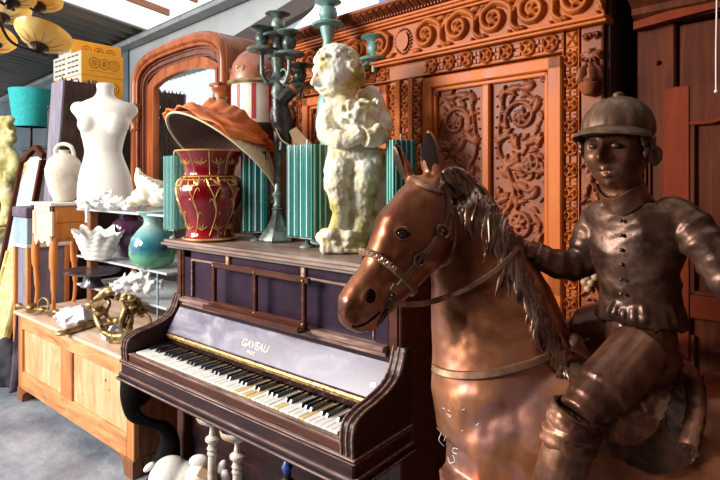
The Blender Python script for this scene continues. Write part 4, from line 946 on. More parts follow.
# pleated shade with orange silk thrown over it
def shade():
    C = at(222, 160, D=2.62); a = RV*.826-UP*.564; d = -RV*.564-UP*.826; ph = math.radians(24); n = d*math.cos(ph)-FV*math.sin(ph); b = n.cross(a).normalized()
    t = thing('pleated_shade', 'large beige pleated lampshade with brown lining tipped over the ruby vase', 'lampshade', C)
    R0, R1, Hh = .325, .15, .175; N = 144
    def ring(R, h, e, flut): return [C-n*h+(a*math.cos(2*PI*k/N)+b*math.sin(2*PI*k/N))*(R+e+(flut if k % 3 == 0 else 0)) for k in range(N)]
    lv = [(R0+(R1-R0)*u, Hh*u**.9) for u in np.linspace(0, 1, 6)]
    m = MB(); out = [ring(r, h, 0, .007) for r, h in lv]; inn = [ring(r, h, -.008, .003) for r, h in lv]
    m.loft(out+inn[::-1], False, True); 
    m.build('pleated_cover', M['pleat'], t, 20)
    m = MB(); m.loft([ring(r, h, -.010, .003) for r, h in lv]+[ring(r, h, -.0125, .003) for r, h in lv[::-1]], False, True); tag(m.build('lining', M['pleatin'], t, 30), 'dark brown inner lining')
    m = MB(); m.tube(ring(R0, -.002, .0, 0), .005, 8, closed=True); m.tube(ring(R1, Hh, 0, 0), .004, 6, closed=True); m.build('rim', M['pleat'], t)
    # silk
    m = MB(); rows = []; K = 150
    for j in range(25):
        v = j/24; L = []
        for i in range(K+1):
            u = i/K; th = -PI*.02+u*PI*1.02*1.0   # near side, right end to left end
            th = PI*1.06*u-.10
            lo = max(.0, .74-.76*min(1, max(0, (u-.26)/.22))+.04*math.sin(9*u+1)*(u < .5)-.25*max(0, .12-u)/.12)
            s = 1.0-(1-lo)*v
            r = R0+(R1-R0)*s; h = Hh*s**.9
            if v < .35: q = 1-v/.35; r = r*(1-.55*q); h = Hh*(1+.05*math.sin(q*1.5))+.0*q
            e = .017+.010*math.sin(u*21+v*7+3*noise.noise(Vector((u*5, v*3, 4))))*(.4+.6*v)+.005*math.sin(u*57-v*9+4*noise.noise(Vector((u*4, v*4, 8))))+.014*noise.noise(Vector((u*9, v*5, 1)))+.0065*math.sin(v*26+u*7+4*noise.noise(Vector((u*6, v*3, 5))))*min(1, v*3)
            L.append(C-n*(h+.4*e)+(a*math.cos(th)*1.0-b*math.sin(th)*-1.0*sgn)*(r+e))
        rows.append(L)
    vs = [p for L in rows for p in L]; W_ = K+1; F = [(j*W_+i, j*W_+i+1, (j+1)*W_+i+1, (j+1)*W_+i) for j in range(24) for i in range(K)]
    m.add(vs, F); o = m.build('silk_cloth', M['orangecloth'], None, 180, C)
    so = o.modifiers.new('thick', 'SOLIDIFY'); so.thickness = .004; so.offset = 1
    tag(o, 'crumpled orange silk cloth thrown over the pleated lampshade', 'cloth')
sgn = 1
_b = (-(RV*.564+UP*.826)*math.cos(math.radians(24))-FV*math.sin(math.radians(24))).cross(RV*.826-UP*.564)
sgn = -1 if _b.dot(FV) > 0 else 1      # b pointing to the far side: the near half has the other sign
shade()
# painted dome behind
def dome():
    c = Vector((-2.40, 2.0, 0))
    t = thing('dome_stand', 'round painted dome over a red and white striped drum behind the orange silk', 'stand', c)
    z0 = 2.04
    m = MB(); m.lathe([(.17, 0), (.17, .06), (.12, .1), (.10, .3), (.09, 1.5), (.13, 1.72), (.16, 1.78), (.16, 1.80), (.05, 1.80)], c, 32); m.build('pedestal', M['dark'], t)
    m = MB(); m.lathe([(.145, 1.80), (.15, 1.81), (.15, z0-.02), (.05, z0-.02)], c, 40); dr = m.build('drum', M['cream'], t)
    for k in range(10):
        a = k*PI/5+.4; m = MB(); vs = []
        for z in (1.82, z0-.025):
            for r in (.1495, .1525):
                for q in (-.07, .07): vs.append(c+Vector((r*math.cos(a+q), r*math.sin(a+q), z)))
        m.add(vs, [(0, 1, 3, 2), (4, 6, 7, 5), (0, 2, 6, 4), (1, 5, 7, 3), (2, 3, 7, 6), (0, 4, 5, 1)]); m.build('stripe', M['crimson'], dr, 0)
    m = MB(); m.lathe([(.17, z0-.02), (.176, z0-.012), (.172, z0), (.16, z0+.004), (.02, z0+.004)], c, 40); m.build('rim_band', M['brass'], t)
    m = MB(); m.lathe([(.160, z0), (.156, z0+.05), (.14, z0+.105), (.11, z0+.15), (.07, z0+.18), (.03, z0+.192), (.012, z0+.2), (.014, z0+.215), (.002, z0+.225)], c, 40); d = m.build('dome', M['domepink'], t, 60)
    for k in range(8):
        m = MB(); a = k*PI/4+.2; q = Vector((math.cos(a), math.sin(a), 0)); p = c+q*.157+Vector((0, 0, z0+.06)); s = UP.cross(q)
        for g in (-1, 1): m.tube([p+s*g*(.012+.012*math.sin(w))+UP*(.014*math.cos(w)+.0)+q*.001 for w in np.linspace(0, 4.2, 12)], .003, 6)
        m.build('scroll_ornament', M['brass'], d)
dome()
# white sheet bundled on top of the wardrobe
def sheet():
    P = lambda x, y, d=0: ROW @ (row(x, y, .14)+Vector((0, d, 0)))
    c = rw(-.45, .15, 2.229); m = MB(ROW); rows = []; nu, nv = 60, 26
    x0, x1 = row(303, 20, .1).x, row(398, 10, .1).x
    vs = []
    for j in range(nv+1):
        v = j/nv
        for i in range(nu+1):
            u = i/nu; env = math.sin(PI*min(max(u, 0), 1))**.45; hgt = .36*env*(math.sin(PI*v)**.7)
            f = .022*math.sin(u*26+4*v)+.03*noise.noise(Vector((u*5, v*4, 3)))
            vs.append((x0+(x1-x0)*u-.02*math.sin(v*5), -.02+.42*v+.03*math.sin(u*9), 2.2295+max(0, hgt+f*env*math.sin(PI*v))))
    Wn = nu+1; m.add(vs, [(j*Wn+i, j*Wn+i+1, (j+1)*Wn+i+1, (j+1)*Wn+i) for j in range(nv) for i in range(nu)])
    o = m.build('white_sheet', M['sheet'], None, 180, tuple(rw((x0+x1)/2, .15, 2.2285))); s = o.modifiers.new('thick', 'SOLIDIFY'); s.thickness = .004; s.offset = 1
    tag(o, 'white sheet bundled over something on top of the carved wardrobe', 'sheet')
    p = row(388, 3, -.05); m = MB(ROW); m.b2(p.x-.05, p.x+.07, -.06, .01, 2.2285, 2.36, .004)
    t = m.build('blue_box', M['bluepaint'], None, 30, tuple(rw(p.x, -.02, 2.2285))); tag(t, 'small blue box beside the white sheet on the wardrobe', 'box')
sheet()
# ------------------------------------------------------------------ glass shelf stand and its shells
SX0, SX1, SY0, SY1 = -3.47, -2.44, 1.45, 1.86
sh = thing('shelf_stand', 'three tier glass shelf stand on the pine chest holding shells and glass', 'shelf', ((SX0+SX1)/2, 1.65, CZ))
SZ = (.845, 1.02, 1.31)
for z in SZ:
    m = MB(); m.b2(SX0, SX1, SY0, SY1, z-.012, z, .002); m.build('glass_shelf', M['shelfglass'], sh, 0)
m = MB(); m.b2(SX0+.02, SX1-.02, SY1+.001, SY1+.014, CZ+.001, 1.29, .002); m.build('shade_backing', M['dark'], sh)  # added dark sheet standing in for the shade behind the shelves
m = MB(); m.b2(SX0+.0, SX0+.05, SY0+.06, SY0+.11, CZ+.001, 1.297, .006); m.build('post', M['pineside'], sh)
m = MB(); m.b2(SX0+.0, SX0+.05, SY1-.06, SY1, CZ+.001, 1.297, .006); m.build('post', M['pineside'], sh)
for x, y in ((SX1-.10, SY0+.01), (SX1-.02, SY1-.02)):
    m = MB(); m.b2(x-.004, x+.004, y-.004, y+.004, CZ+.001, (1.008 if y < 1.6 else 1.297), .001); m.build('thin_post', M['bluegrey'], sh)
# mannequin
def mannequin():
    D = 3.3; k = D/FPX; P = lambda x, y, d=0: at(x, y, D=D+d); z0 = SZ[2]
    S = [(83.5, 105.5, 8.5, .045), (86, 105.5, 8.8, .047), (90, 105.3, 7.2, .043), (95, 105.2, 8.2, .05), (98, 105, 11, .056), (101, 105, 19, .068), (104.5, 105, 26.5, .08), (109, 105, 30, .088), (114, 104.5, 29.5, .088), (120, 104.5, 26, .088), (127, 104, 23, .092), (134, 103.6, 21.5, .088), (143, 103.4, 19, .082), (152, 103.5, 17.4, .078), (160, 104, 19.5, .084), (168, 104.5, 22.4, .094), (178, 105, 25, .104), (190, 105.3, 26.5, .108), (203, 105.4, 26.8, .108), (212, 105.4, 26, .104)]
    m = MB(); rings = []
    for y, x, w, dp in S:
        c = P(x, y); rings.append([c+RV*(math.copysign(abs(math.cos(q))**.9, math.cos(q))*w*k)+FV*(math.copysign(abs(math.sin(q))**.9, math.sin(q))*dp) for q in np.linspace(0, 2*PI, 41)[:-1]])
    m.loft(rings)
    for x in (91, 116): m.ell(P(x-(1 if x < 100 else -1), 124, -.040), (.072, .072, .070))
    m.ell(P(79.5, 109, 0), (.032, .055, .048)); m.ell(P(129.5, 110, 0), (.032, .055, .048))
    for v in range(len(m.v)):
        if m.v[v].z < z0: m.v[v].z = z0
    c = P(105.4, 180); c.z = z0
    o = fuse(m, .007, 'mannequin_torso', M['plaster'], None, 16, tuple(c)); tag(o, 'white armless female mannequin torso standing on the top glass shelf', 'mannequin')
mannequin()
def blobcoral(name, label, pts, base, seed, mt, voxel=.006):
    r = random.Random(seed); m = MB()
    for (p, s) in pts:
        for i in range(int(14*s/.05)):
            d = Vector((r.gauss(0, 1), r.gauss(0, 1), r.gauss(.4, .8))).normalized(); L = s*r.uniform(.5, 1.1)
            q = p+d*L; m.tube([p+d*s*.1, p+d*L*.6+Vector((r.gauss(0, .2)*s, r.gauss(0, .2)*s, 0)), q], [s*.2, s*.16, s*.10], 7)
        m.ell(p, s*.55, None, 10, 6)
    for v in m.v:
        if v.z < base.z+.001: v.z = base.z+.001
    o = fuse(m, voxel, name, mt, None, 1, tuple(base)); tag(o, label, 'coral'); return o
P = lambda x, y, D: at(x, y, D=D)
bs = at(104, 207, Z=SZ[2]+.0); bs = at(104, 211, D=3.1); bs.z = SZ[2]
blobcoral('white_coral', 'white branching coral draped at the foot of the mannequin on the top shelf', [(P(x, y, 3.06), s) for x, y, s in ((84, 204, .055), (92, 201, .05), (101, 196, .055), (110, 199, .06), (119, 203, .055), (97, 206, .05), (111, 206, .05), (126, 207, .045))], bs, 2, M['coral'])
m = MB(); a = P(87, 208, 3.03); m.tube(cr([P(84, 206, 3.05), P(87, 207, 3.0), P(87, 214, 2.99), P(87, 222, 2.99)], 5), [.016]*5+[.011]*5+[.009]*5+[.013], 8)
o = m.build('coral_drip', M['coral'], None, 60, tuple(P(87, 222, 2.99))); tag(o, 'small white coral drip hanging over the edge of the top shelf', 'coral')
bs = P(137, 290, 2.86); bs.z = SZ[0]
blobcoral('white_coral', 'bushy white coral lying on the lowest glass shelf', [(P(x, y, 2.82), s) for x, y, s in ((117, 287, .05), (125, 282, .05), (133, 278, .055), (143, 277, .055), (152, 282, .05), (138, 288, .05), (128, 289, .04), (148, 290, .045), (160, 286, .04))], bs, 5, M['coral'])
# cream conch shell
def conch():
    D = 2.95; z0 = SZ[2]; Q = lambda x, y, d=0: at(x, y, D=D+d); m = MB()
    path = [(137, 168, 1.5), (139, 175, 4), (143, 182, 7.5), (150, 189, 12), (158, 194, 13), (167, 199, 8), (173, 203, 3)]
    C = cr([Q(x, y) for x, y, r in path], 6); n = len(C); R = np.interp(np.arange(n)/6, range(len(path)), [p[2] for p in path])*D/FPX
    m.tube(C, list(R), 18)
    for i in range(7):
        a = i*.7; q = Q(139+i*4, 176+i*2.6, -.02-.012*i); m.ell(q, (.018, .016, .022))
    m.ell(Q(144, 196, -.02), (.075, .06, .05)); m.ell(Q(158, 199, -.02), (.085, .06, .04)); m.ell(Q(134, 201, -.01), (.035, .04, .03))
    for v in m.v:
        if v.z < z0+.001: v.z = z0+.001
    c = Q(152, 200); c.z = z0
    o = fuse(m, .006, 'conch_shell', M['shell'], None, 3, tuple(c), lambda p, n: .004*math.sin(p.x*140+p.z*90)); tag(o, 'large cream conch shell on the top glass shelf right of the mannequin', 'seashell')
conch()
def clam():
    D = 3.08; c = at(98, 252, D=D); c.z = SZ[1]; m = MB(); N = 120; rows = []; rows_i = []
    def surf(t, a, e):
        rib = 1+.20*t*math.cos(a*10+.6*math.sin(t*5)); r = .06+.075*t**.7*rib+.003*math.sin(t*34)*(t < .97) if t > .02 else .04
        z = .004+.165*t*(1+.085*math.cos(a*10)*t**2+.10*math.cos(a-2.2)*t+.05*math.sin(a*5+1)*t)
        p = RV*(r*1.0*math.cos(a)-.0)+FV*(r*.72*math.sin(a))+UP*z
        p += RV*(.004*math.sin(t*40)*t*math.cos(a)); return c+p*(1-e)+UP*(e*.03)
    for t in np.linspace(0, 1, 22): rows.append([surf(t, 2*PI*k/N, 0) for k in range(N)])
    for t in np.linspace(1, .1, 12): rows_i.append([surf(t, 2*PI*k/N, .07) for k in range(N)])
    m.loft(rows+rows_i); o = m.build('clam_shell', M['clam'], None, 60, tuple(c)); tag(o, 'white giant clam shell with wavy edge on the middle glass shelf', 'seashell')
clam()
def bottle():
    c = at(153, 268, D=2.86); c.z = SZ[1]; k = 2.86/FPX; m = MB()
    pr = [(9, 0), (15, .5), (20, 5), (22.6, 13), (22.6, 22), (20, 31), (14.5, 38.5), (9.6, 43.5), (8.4, 47), (9.2, 51), (13, 54.5), (15.5, 57), (14.6, 58), (9, 54), (6, 48)]
    m.lathe([(r*k, z*k*.97) for r, z in pr], c, 48); o = m.build('glass_bottle', M['bottle'], None, 60, tuple(c)); tag(o, 'round blue green glass bottle vase on the middle glass shelf', 'bottle')
bottle()
def purple():
    c = at(129, 258, D=3.27); c.z = SZ[1]; m = MB(); m.lathe([(.05, 0), (.058, .004), (.075, .05), (.098, .11), (.105, .16), (.098, .20), (.07, .225), (.052, .235), (.056, .25), (.075, .262), (.07, .266), (.045, .24)], c, 40)
    o = m.build('purple_vase', M['purple'], None, 60, tuple(c)); tag(o, 'dark purple glazed vase between the clam shell and the glass bottle', 'vase')
purple()
M['slate'] = mat('dark_slate_glaze', [(.3, (.02, .018, .024)), (.7, (.07, .065, .08))], .25, 0, 6, coat=.3)
def plate():
    c = at(92, 285, D=3.22); c.z = SZ[0]; c += Vector((.0, 0, 0)); m = MB(); m.lathe([(.075, 0), (.08, .006), (.06, .03), (.055, .06), (.10, .074), (.17, .084), (.19, .094), (.191, .098), (.12, .088), (.02, .084)], c, 40, sx=1.0, sy=.8)
    o = m.build('pedestal_dish', M['slate'], None, 60, tuple(c)); tag(o, 'dark shallow pedestal dish at the left end of the lowest glass shelf', 'dish')
plate()
# crystal lumps and brass on the chest
def rockbit(name, label, x, y, D, s, seed, mt, cat):
    r = random.Random(seed); m = MB(); c = at(x, y, D=D); c.z = CZ
    for i in range(9):
        q = c+Vector((r.uniform(-.6, .6)*s, r.uniform(-.5, .5)*s, r.uniform(.2, .6)*s)); rot = Matrix.Rotation(r.uniform(0, 3), 3, Vector((r.random(), r.random(), r.random())).normalized()); m.box(q, [s*r.uniform(.5, 1.0) for _ in range(3)], .002, rot)
    for v in m.v: v.z = max(v.z, CZ+.001)
    o = m.build(name, mt, None, 20, tuple(c)); tag(o, label, cat)
rockbit('crystal_chunk', 'clouded crystal chunk on the pine chest left of the brass sconce', 74, 322, 3.25, .105, 3, M['crystal'], 'crystal')
rockbit('crystal_chunk', 'small pale crystal chunk behind the clouded one on the chest', 63, 300, 3.42, .06, 8, M['crystal'], 'crystal')
rockbit('crystal_chunk', 'pale crystal lump lying behind the brass sconce on the pine chest', 113, 318, 2.98, .075, 6, M['crystal'], 'crystal')
def sconce():
    Q = lambda x, y, D=2.85: at(x, y, D=D)
    t = thing('brass_sconce', 'tangled old brass double branch sconce lying at the piano end of the chest', 'sconce', at(115, 330, Z=CZ))
    m = MB(); m.tube(cr([Q(98, 303), Q(96, 315, 2.82), Q(102, 329, 2.78), Q(112, 336, 2.74), Q(124, 335, 2.72), Q(130, 322, 2.72), Q(131, 306, 2.74)], 7), [.016]*20+[.019]*16+[.016]*7, 12)
    m.tube(cr([Q(104, 326, 2.76), Q(118, 321, 2.78), Q(130, 318, 2.75)], 6), .012, 10); m.ell(Q(117, 321, 2.77), .02); m.build('branch', M['brass'], t)
    m = MB(); m.tube(cr([Q(96, 301, 2.88), Q(104, 297, 2.88), Q(109, 303, 2.86), Q(106, 313, 2.84), Q(111, 324, 2.80)], 6), .0115, 10)
    m.tube(cr([Q(124, 334, 2.72), Q(122, 322, 2.70), Q(125, 310, 2.71), Q(122, 300, 2.73), Q(127, 294, 2.74)], 6), [.017]*12+[.013]*13, 10)
    m.tube(cr([Q(92, 306, 2.86), Q(96, 311, 2.83), Q(103, 309, 2.80)], 5), .014, 10); m.ell(Q(124, 299, 2.73), (.026, .02, .016)); m.ell(Q(131, 300, 2.73), (.02, .02, .03)); m.build('branch', M['brass'], t)
    for x, y, d in ((104, 327, 2.77), (116, 336, 2.73), (128, 328, 2.71), (101, 312, 2.82), (131, 312, 2.73)):
        m = MB(); c = Q(x, y, d); m.torus(c, .019, .006, (.6, -.2, .7)); m.build('collar', M['brass'], t)
    m = MB(); m.tube(cr([Q(96, 300), Q(101, 296), Q(109, 290), Q(117, 293), Q(117, 299)], 6), [.02]*7+[.024]*10+[.016]*8, 12); m.ell(Q(110, 292, 2.84), (.032, .026, .022)); m.ell(Q(91, 305, 2.86), (.034, .03, .026)); m.build('branch', M['brass'], t)
    for (x, y, d) in ((99, 309, 2.80), (131, 303, 2.74), (141, 309, 2.78)):
        c = Q(x, y, d); m = MB(); m.lathe([(.012, -.045), (.02, -.03), (.03, -.024), (.033, -.014), (.018, -.006), (.022, .01), (.03, .025), (.033, .03), (.015, .03)], c, 20, Vector((.2, -.3, .9))); m.build('candle_socket', M['brass'], t)
    m = MB(); m.tube(cr([Q(141, 312, 2.78), Q(149, 318, 2.76), Q(150, 328, 2.74), Q(144, 336, 2.74), Q(134, 338, 2.72)], 7), .010, 10); m.tube(cr([Q(131, 303, 2.74), Q(137, 299, 2.76), Q(139, 306, 2.76), Q(134, 312, 2.75)], 5), .014, 10); m.build('loop', M['brass'], t)
    c = at(119, 340, Z=CZ+.014); m = MB(); m.box((c.x, c.y, CZ+.014), (.09, .06, .026), .008, Matrix.Rotation(.5, 3, 'Z')); m.ell((c.x+.01, c.y, CZ+.03), (.03, .025, .02)); m.build('wall_plate', M['brass'], t)
    a, b = at(61, 334, Z=CZ+.014), at(100, 322, Z=CZ+.014); 
    m = MB(); d = (b-a); ang = math.atan2(d.y, d.x); m.box(((a+b)/2), (d.length, .045, .022), .006, Matrix.Rotation(ang, 3, 'Z'))
    m.box((a+b)/2+UP*.014, (d.length*.9, .016, .012), .004, Matrix.Rotation(ang, 3, 'Z')); m.ell(a+UP*.005, (.035, .03, .016))
    o = m.build('brass_bar', M['brass'], None, 35, tuple((a+b)/2-UP*.014)); tag(o, 'flat old brass bar lying across the front edge of the pine chest', 'brass fitting')
    t = thing('brass_fitting', 'brass rod with ball ends and ring at the left end of the chest', 'brass fitting', at(33, 300, Z=CZ))
    y0 = lambda x, y: at(x, y, Z=CZ+.035)
    p1, p2 = at(19, 298, D=3.56), at(80, 291, D=3.3); p1.z = CZ+.045; p2.z = CZ+.045
    m = MB(); m.tube([p1, p1.lerp(p2, .5), p2], .009, 10); m.build('rod', M['brass'], t)
    for f, rr in ((0, .022), (.22, .036), (.40, .022), (.62, .02), (.8, .016), (1, .02)):
        m = MB(); m.lathe([(.004, -.03), (rr*.7, -.022), (rr, -.006), (rr, .006), (rr*.7, .022), (.004, .03)], p1.lerp(p2, f), 18, p2-p1); m.build('knop', M['brass'], t)
    m = MB(); q = p1.lerp(p2, .42)+UP*.03; m.torus(q, .048, .007, (.3, -1, .1)); m.build('ring', M['brass'], t)
sconce()
# brass-coloured horn tip of paper beside the piano end
# ------------------------------------------------------------------ cherry cabinet with amphora
def cabinet():
    x0, x1, y0, y1 = -4.05, -3.727, 1.404, 1.70; zt, za = 1.337, 1.05
    t = thing('bedside_cabinet', 'small orange wood cabinet on cabriole legs standing on the pine chest', 'cabinet', ((x0+x1)/2, (y0+y1)/2, CZ))
    m = MB(); m.b2(x0-.012, x1+.012, y0-.014, y1, zt-.022, zt, .005); m.build('top', M['whitewood'], t)
    m = MB(); m.b2(x0+.01, x1, y0+.012, y1, za+.03, zt-.022, .003); m.build('carcass', M['orangewood'], t)
    m = MB()
    for a, b in ((x0, x0+.035), (x1-.035, x1)): m.b2(a, b, y0, y0+.02, za+.02, zt-.022, .003)
    m.b2(x0, x1, y0, y0+.02, zt-.06, zt-.022, .003)
    top = []; bot = []
    for k in range(31):
        u = k/30; top.append((x0+(x1-x0)*u, za+.07)); bot.append((x0+(x1-x0)*u, za+.035-.03*abs(math.sin(u*PI*3))*(1 if .15 < u < .85 else .3)-.01*math.cos(u*2*PI)))
    m.quads(top, bot, (y0, y0+.02)); m.build('front_frame', M['palewood'], t)
    m = MB(); m.b2(x0+.035, x1-.035, y0+.008, y0+.016, za+.07, zt-.06, .002); m.build('door', M['palewood'], t)
    m = MB(); m.b2(x1-.002, x1+.004, y0+.03, y1-.03, zt-.13, zt-.05, .003); m.b2(x1-.002, x1+.003, y0+.03, y1-.03, za+.05, zt-.14, .003); m.build('side_panel', M['orangewood'], t)
    for x in (x0+.02, x1-.02):
        for y in (y0+.022, y1-.025):
            g = 1 if x > -3.9 else -1; m = MB(); m.tube(cr([(x, y, za+.06), (x+g*.008, y-.006, za-.03), (x+g*.004, y-.004, za-.16), (x-g*.004, y, za-.30), (x+g*.002, y-.004, za-.40), (x+g*.008, y-.01, CZ+.012)], 6), [.024]*6+[.026]*6+[.018]*6+[.013]*6+[.012]*6+[.018], 12); m.build('cabriole_leg', M['orangewood'], t)
    c = at(64, 205, D=3.66); c.z = zt
    a = thing('amphora', 'pale clay amphora with one looped handle on the orange cabinet', 'jar', c)
    m = MB(); k = 3.66/FPX; m.lathe([(7*k, 0), (9*k, 1*k), (13*k, 10*k), (16.5*k, 24*k), (17*k, 32*k), (14.5*k, 41*k), (9*k, 47*k), (5*k, 48.5*k), (4.4*k, 50*k), (5.5*k, 51.5*k), (4.5*k, 51.5*k), (3*k, 48*k)], c, 36); m.build('body', M['clay'], a, 60)
    m = MB(); m.tube(cr([c+UP*46*k-RV*8*k, c+UP*52*k-RV*8.5*k, c+UP*56.5*k-RV*5*k, c+UP*57.5*k+RV*1*k, c+UP*55*k+RV*7*k, c+UP*49*k+RV*9.5*k, c+UP*44*k+RV*10*k], 6), .013, 10); m.build('handle', M['clay'], a)
cabinet()
# ------------------------------------------------------------------ the far left corner
def corner():
    x0, x1, y0, y1 = -4.49, -4.225, 1.43, 1.72
    t = thing('night_table', 'narrow table with white lit top and lilac panel left of the orange cabinet', 'table', ((x0+x1)/2, 1.57, 0))
    m = MB(); m.b2(x0-.01, x1+.01, y0-.01, y1, 1.0, 1.025, .004); m.build('table_top', M['whitewood'], t)
    m = MB(); m.b2(x0+.02, x1-.02, y0+.02, y1-.02, .30, 1.0, .004); m.build('panel', M['lavender'], t)
    for x in (x0+.012, x1-.012):
        for y in (y0+.012, y1-.02): m = MB(); m.b2(x-.018, x+.018, y-.014, y+.014, 0, 1.0, .004); m.build('leg', M['orangewood'], t)
    b = thing('drawer_box', 'blue grey box with a dark lid on the narrow table with white lit top', 'box', ((x0+x1)/2, 1.57, 1.0255))
    m = MB(); m.b2(x0+.005, x1-.005, y0+.0, y1-.03, 1.026, 1.215, .004); m.build('body', M['bluegrey'], b)
    m = MB(); m.b2(x0-.005, x1+.005, y0-.01, y1-.02, 1.216, 1.29, .006); m.build('lid', M['cloth'], b)
    # tall mirror leaning back
    p = at(24, 152, D=4.75); xl = p.x; xr = xl+.46; zt = p.z; ln = .30
    t = thing('leaning_mirror', 'tall mirror in a thin brown frame leaning back in the far left corner', 'mirror', ((xl+xr)/2, p.y-ln, 0))
    T = lambda x, z, d=0: Vector((x, p.y-ln*(1-z/zt)+d, z))
    def slat(m, a, b, w, dpt): m.tube([a, b], w, 4)
    for x in (xl, xr): m = MB(); m.loft([[T(x-.02, z, -.02), T(x+.02, z, -.02), T(x+.02, z, .02), T(x-.02, z, .02)] for z in (.0, zt-.08)]); m.build('frame_stile', M['oldwood'], t, 0)
    m = MB(); n = 20
    tp = [T(xl-.02+(xr-xl+.04)*i/n, zt-.05+.02*(i/n)+.09*math.sin(PI*min(1, i/n*.9))**3, -.02) for i in range(n+1)]; bt = [T(xl-.02+(xr-xl+.04)*i/n, zt-.095+.02*(i/n)+.09*math.sin(PI*min(1, i/n*.9))**3, -.02) for i in range(n+1)]
    m.loft([[tp[i], bt[i], bt[i]+Vector((0, .04, 0)), tp[i]+Vector((0, .04, 0))] for i in range(n+1)]); m.build('crest', M['oldwood'], t, 30)
    m = MB(); m.loft([[T(xl+.015, z, -.004), T(xr-.015, z, -.004), T(xr-.015, z, .006), T(xl+.015, z, .006)] for z in (.06, zt-.05)]); m.build('mirror_glass', M['mirror'], t, 0)
    # gilded panel and dark cloth on the floor
    p0 = at(17, 262, D=4.0); xr = p0.x-.02; xl = xr-.42; y = p0.y+.08; z1 = p0.z+.06
    t = thing('gilt_panel', 'pale gilded carved panel leaning by the chest at the left edge', 'panel', ((xl+xr)/2, y, 0))
    T = lambda x, z, d=0: Vector((x, y-.22*(1-z/z1)+d, z))
    m = MB(); m.loft([[T(xl, z, 0), T(xr, z, 0), T(xr, z, .03), T(xl, z, .03)] for z in (.02, z1)]); m.build('board', M['gilt'], t, 0)
    m = MB()
    for z in (.12, .35, .58, .8): m.tube([T(xl+.02, z, -.004), T(xr-.02, z, -.004)], .014, 8)
    for x in (xl+.02, xr-.02): m.tube([T(x, .03, -.004), T(x, z1-.02, -.004)], .016, 8)
    m.build('carved_border', M['gilt'], t)
    c = at(6, 372, Z=.10); c.z = 0; m = MB()
    for i in range(14): r = random.Random(i); m.ell(c+Vector((r.uniform(-.11, .08), r.uniform(-.06, .04), r.uniform(.06, .26))), (.085, .06, .10))
    for v in m.v: v.z = max(v.z, .002)
    o = fuse(m, .012, 'cloth_bag', M['darkcloth'], None, 3, tuple(c), lambda p, n: .012*noise.noise(p*14)); tag(o, 'slumped charcoal cloth bag on the floor at the left edge', 'bag')
    m = MB(); rows = []
    for j in range(24):
        v = j/23; z = .57-.545*v; L = []
        for i in range(30): u = i/29; L.append(Vector((CX0-.03-.012*math.sin(u*22+v*3)-.05*v*v, CY0-.0+.34*u-.03*v, z)))
        rows.append(L)
    m.add([p for L in rows for p in L], [(j*30+i, j*30+i+1, (j+1)*30+i+1, (j+1)*30+i) for j in range(23) for i in range(29)])
    o = m.build('purple_cloth', M['cloth'], None, 180, (CX0-.04, 1.5, .02)); s = o.modifiers.new('t', 'SOLIDIFY'); s.thickness = .004; s.offset = 1
    tag(o, 'dark purple cloth hanging down the left end of the pine chest', 'cloth')
    # timber post
    b0 = Vector((-4.86, 1.70, 0)); tp = Vector((-4.475, 1.70, at(58, 82, D=4.1).z)); s1, s2 = .215, .24
    m = MB(); Rr = []
    for i in range(14):
        u = i/13; q = b0.lerp(tp, u); j = lambda k: .006*noise.noise(Vector((k*3.1, u*9, 0)))
        Rr.append([q+Vector((j(1), j(2), 0)), q+Vector((s1+j(3), j(4), 0)), q+Vector((s1+j(5), s2+j(6), 0)), q+Vector((j(7), s2+j(8), 0))])
    t = thing('timber_beam', 'thick old timber beam with lit grey front and rough brown side behind the amphora', 'timber', (b0.x+.1, 1.8, 0))
    m.loft(Rr); m.build('beam_body', M['bark'], t, 0)
    m = MB(); m.loft([[r[0]+Vector((.001, -.014, 0)), r[1]+Vector((-.001, -.014, 0)), r[1]+Vector((0, .001, 0)), r[0]+Vector((0, .001, 0))] for r in Rr]); tag(m.build('lit_face', M['lavender'], t, 0), 'lit lilac grey face')  # light on the beam's front put into its pale colour
    m = MB(); r = random.Random(2)
    for i in range(22):
        q = tp+Vector((s1*r.random(), s2*r.random(), -.01)); m.tube([q, q+Vector((r.gauss(0, .006), r.gauss(0, .006), r.uniform(.012, .05)))], [.012, .004], 5)
    m.build('splintered_end', M['bark'], t, 0)
    # dark cupboard carrying cartons
    kx, ky = at(80, 98, D=4.45).x, at(80, 98, D=4.45).y; zt = at(80, 98, D=4.45).z
    t = thing('dark_cupboard', 'tall dark cupboard carrying the orange cartons behind the timber beam', 'cupboard', (kx-.35, 2.25, 0))
    m = MB(); m.b2(kx-.68, kx-.005, ky+.01, ky+.62, 0, zt-.02, .005); m.build('carcass', M['dark'], t); m = MB(); m.b2(kx-.70, kx+.01, ky-.0, ky+.63, zt-.02, zt-.0005, .004); m.build('top', M['dark'], t)
    for x in (kx-.67, kx-.335): m = MB(); m.b2(x, x+.325, ky-.006, ky+.009, .1, zt-.05, .005); m.build('door', M['dark'], t)
    ztop = at(80, 49.5, D=4.45).z; hh = (ztop-zt)/2
    def carton(x1, y0, z0, w, d, h, label, open_=True):
        c = thing('carton', label, 'box', (x1-w/2, y0+d/2, z0), 0, 'orange cartons on the dark cupboard')
        m = MB(); m.b2(x1-w, x1, y0, y0+d, z0+.0005, z0+h-.0015, .003); m.build('box_body', M['carton'], c)
        m = MB(); m.b2(x1-w+.004, x1-.004, y0-.003, y0+.002, z0+.004, z0+h-.004, .001); f = m.build('front_face', M['cartonwhite'], c)
        m = MB()
        for i in range(2):
            for j in range(4):
                for q in range(3): xa = x1-w*(.93-.47*i)+q*w*.135; m.b2(xa, xa+w*.105, y0-.0045, y0-.002, z0+h*(.14+.22*j), z0+h*(.21+.22*j), .0005)
        m.build('vent_slots', M['slot'], f, 0)
        m = MB(); 
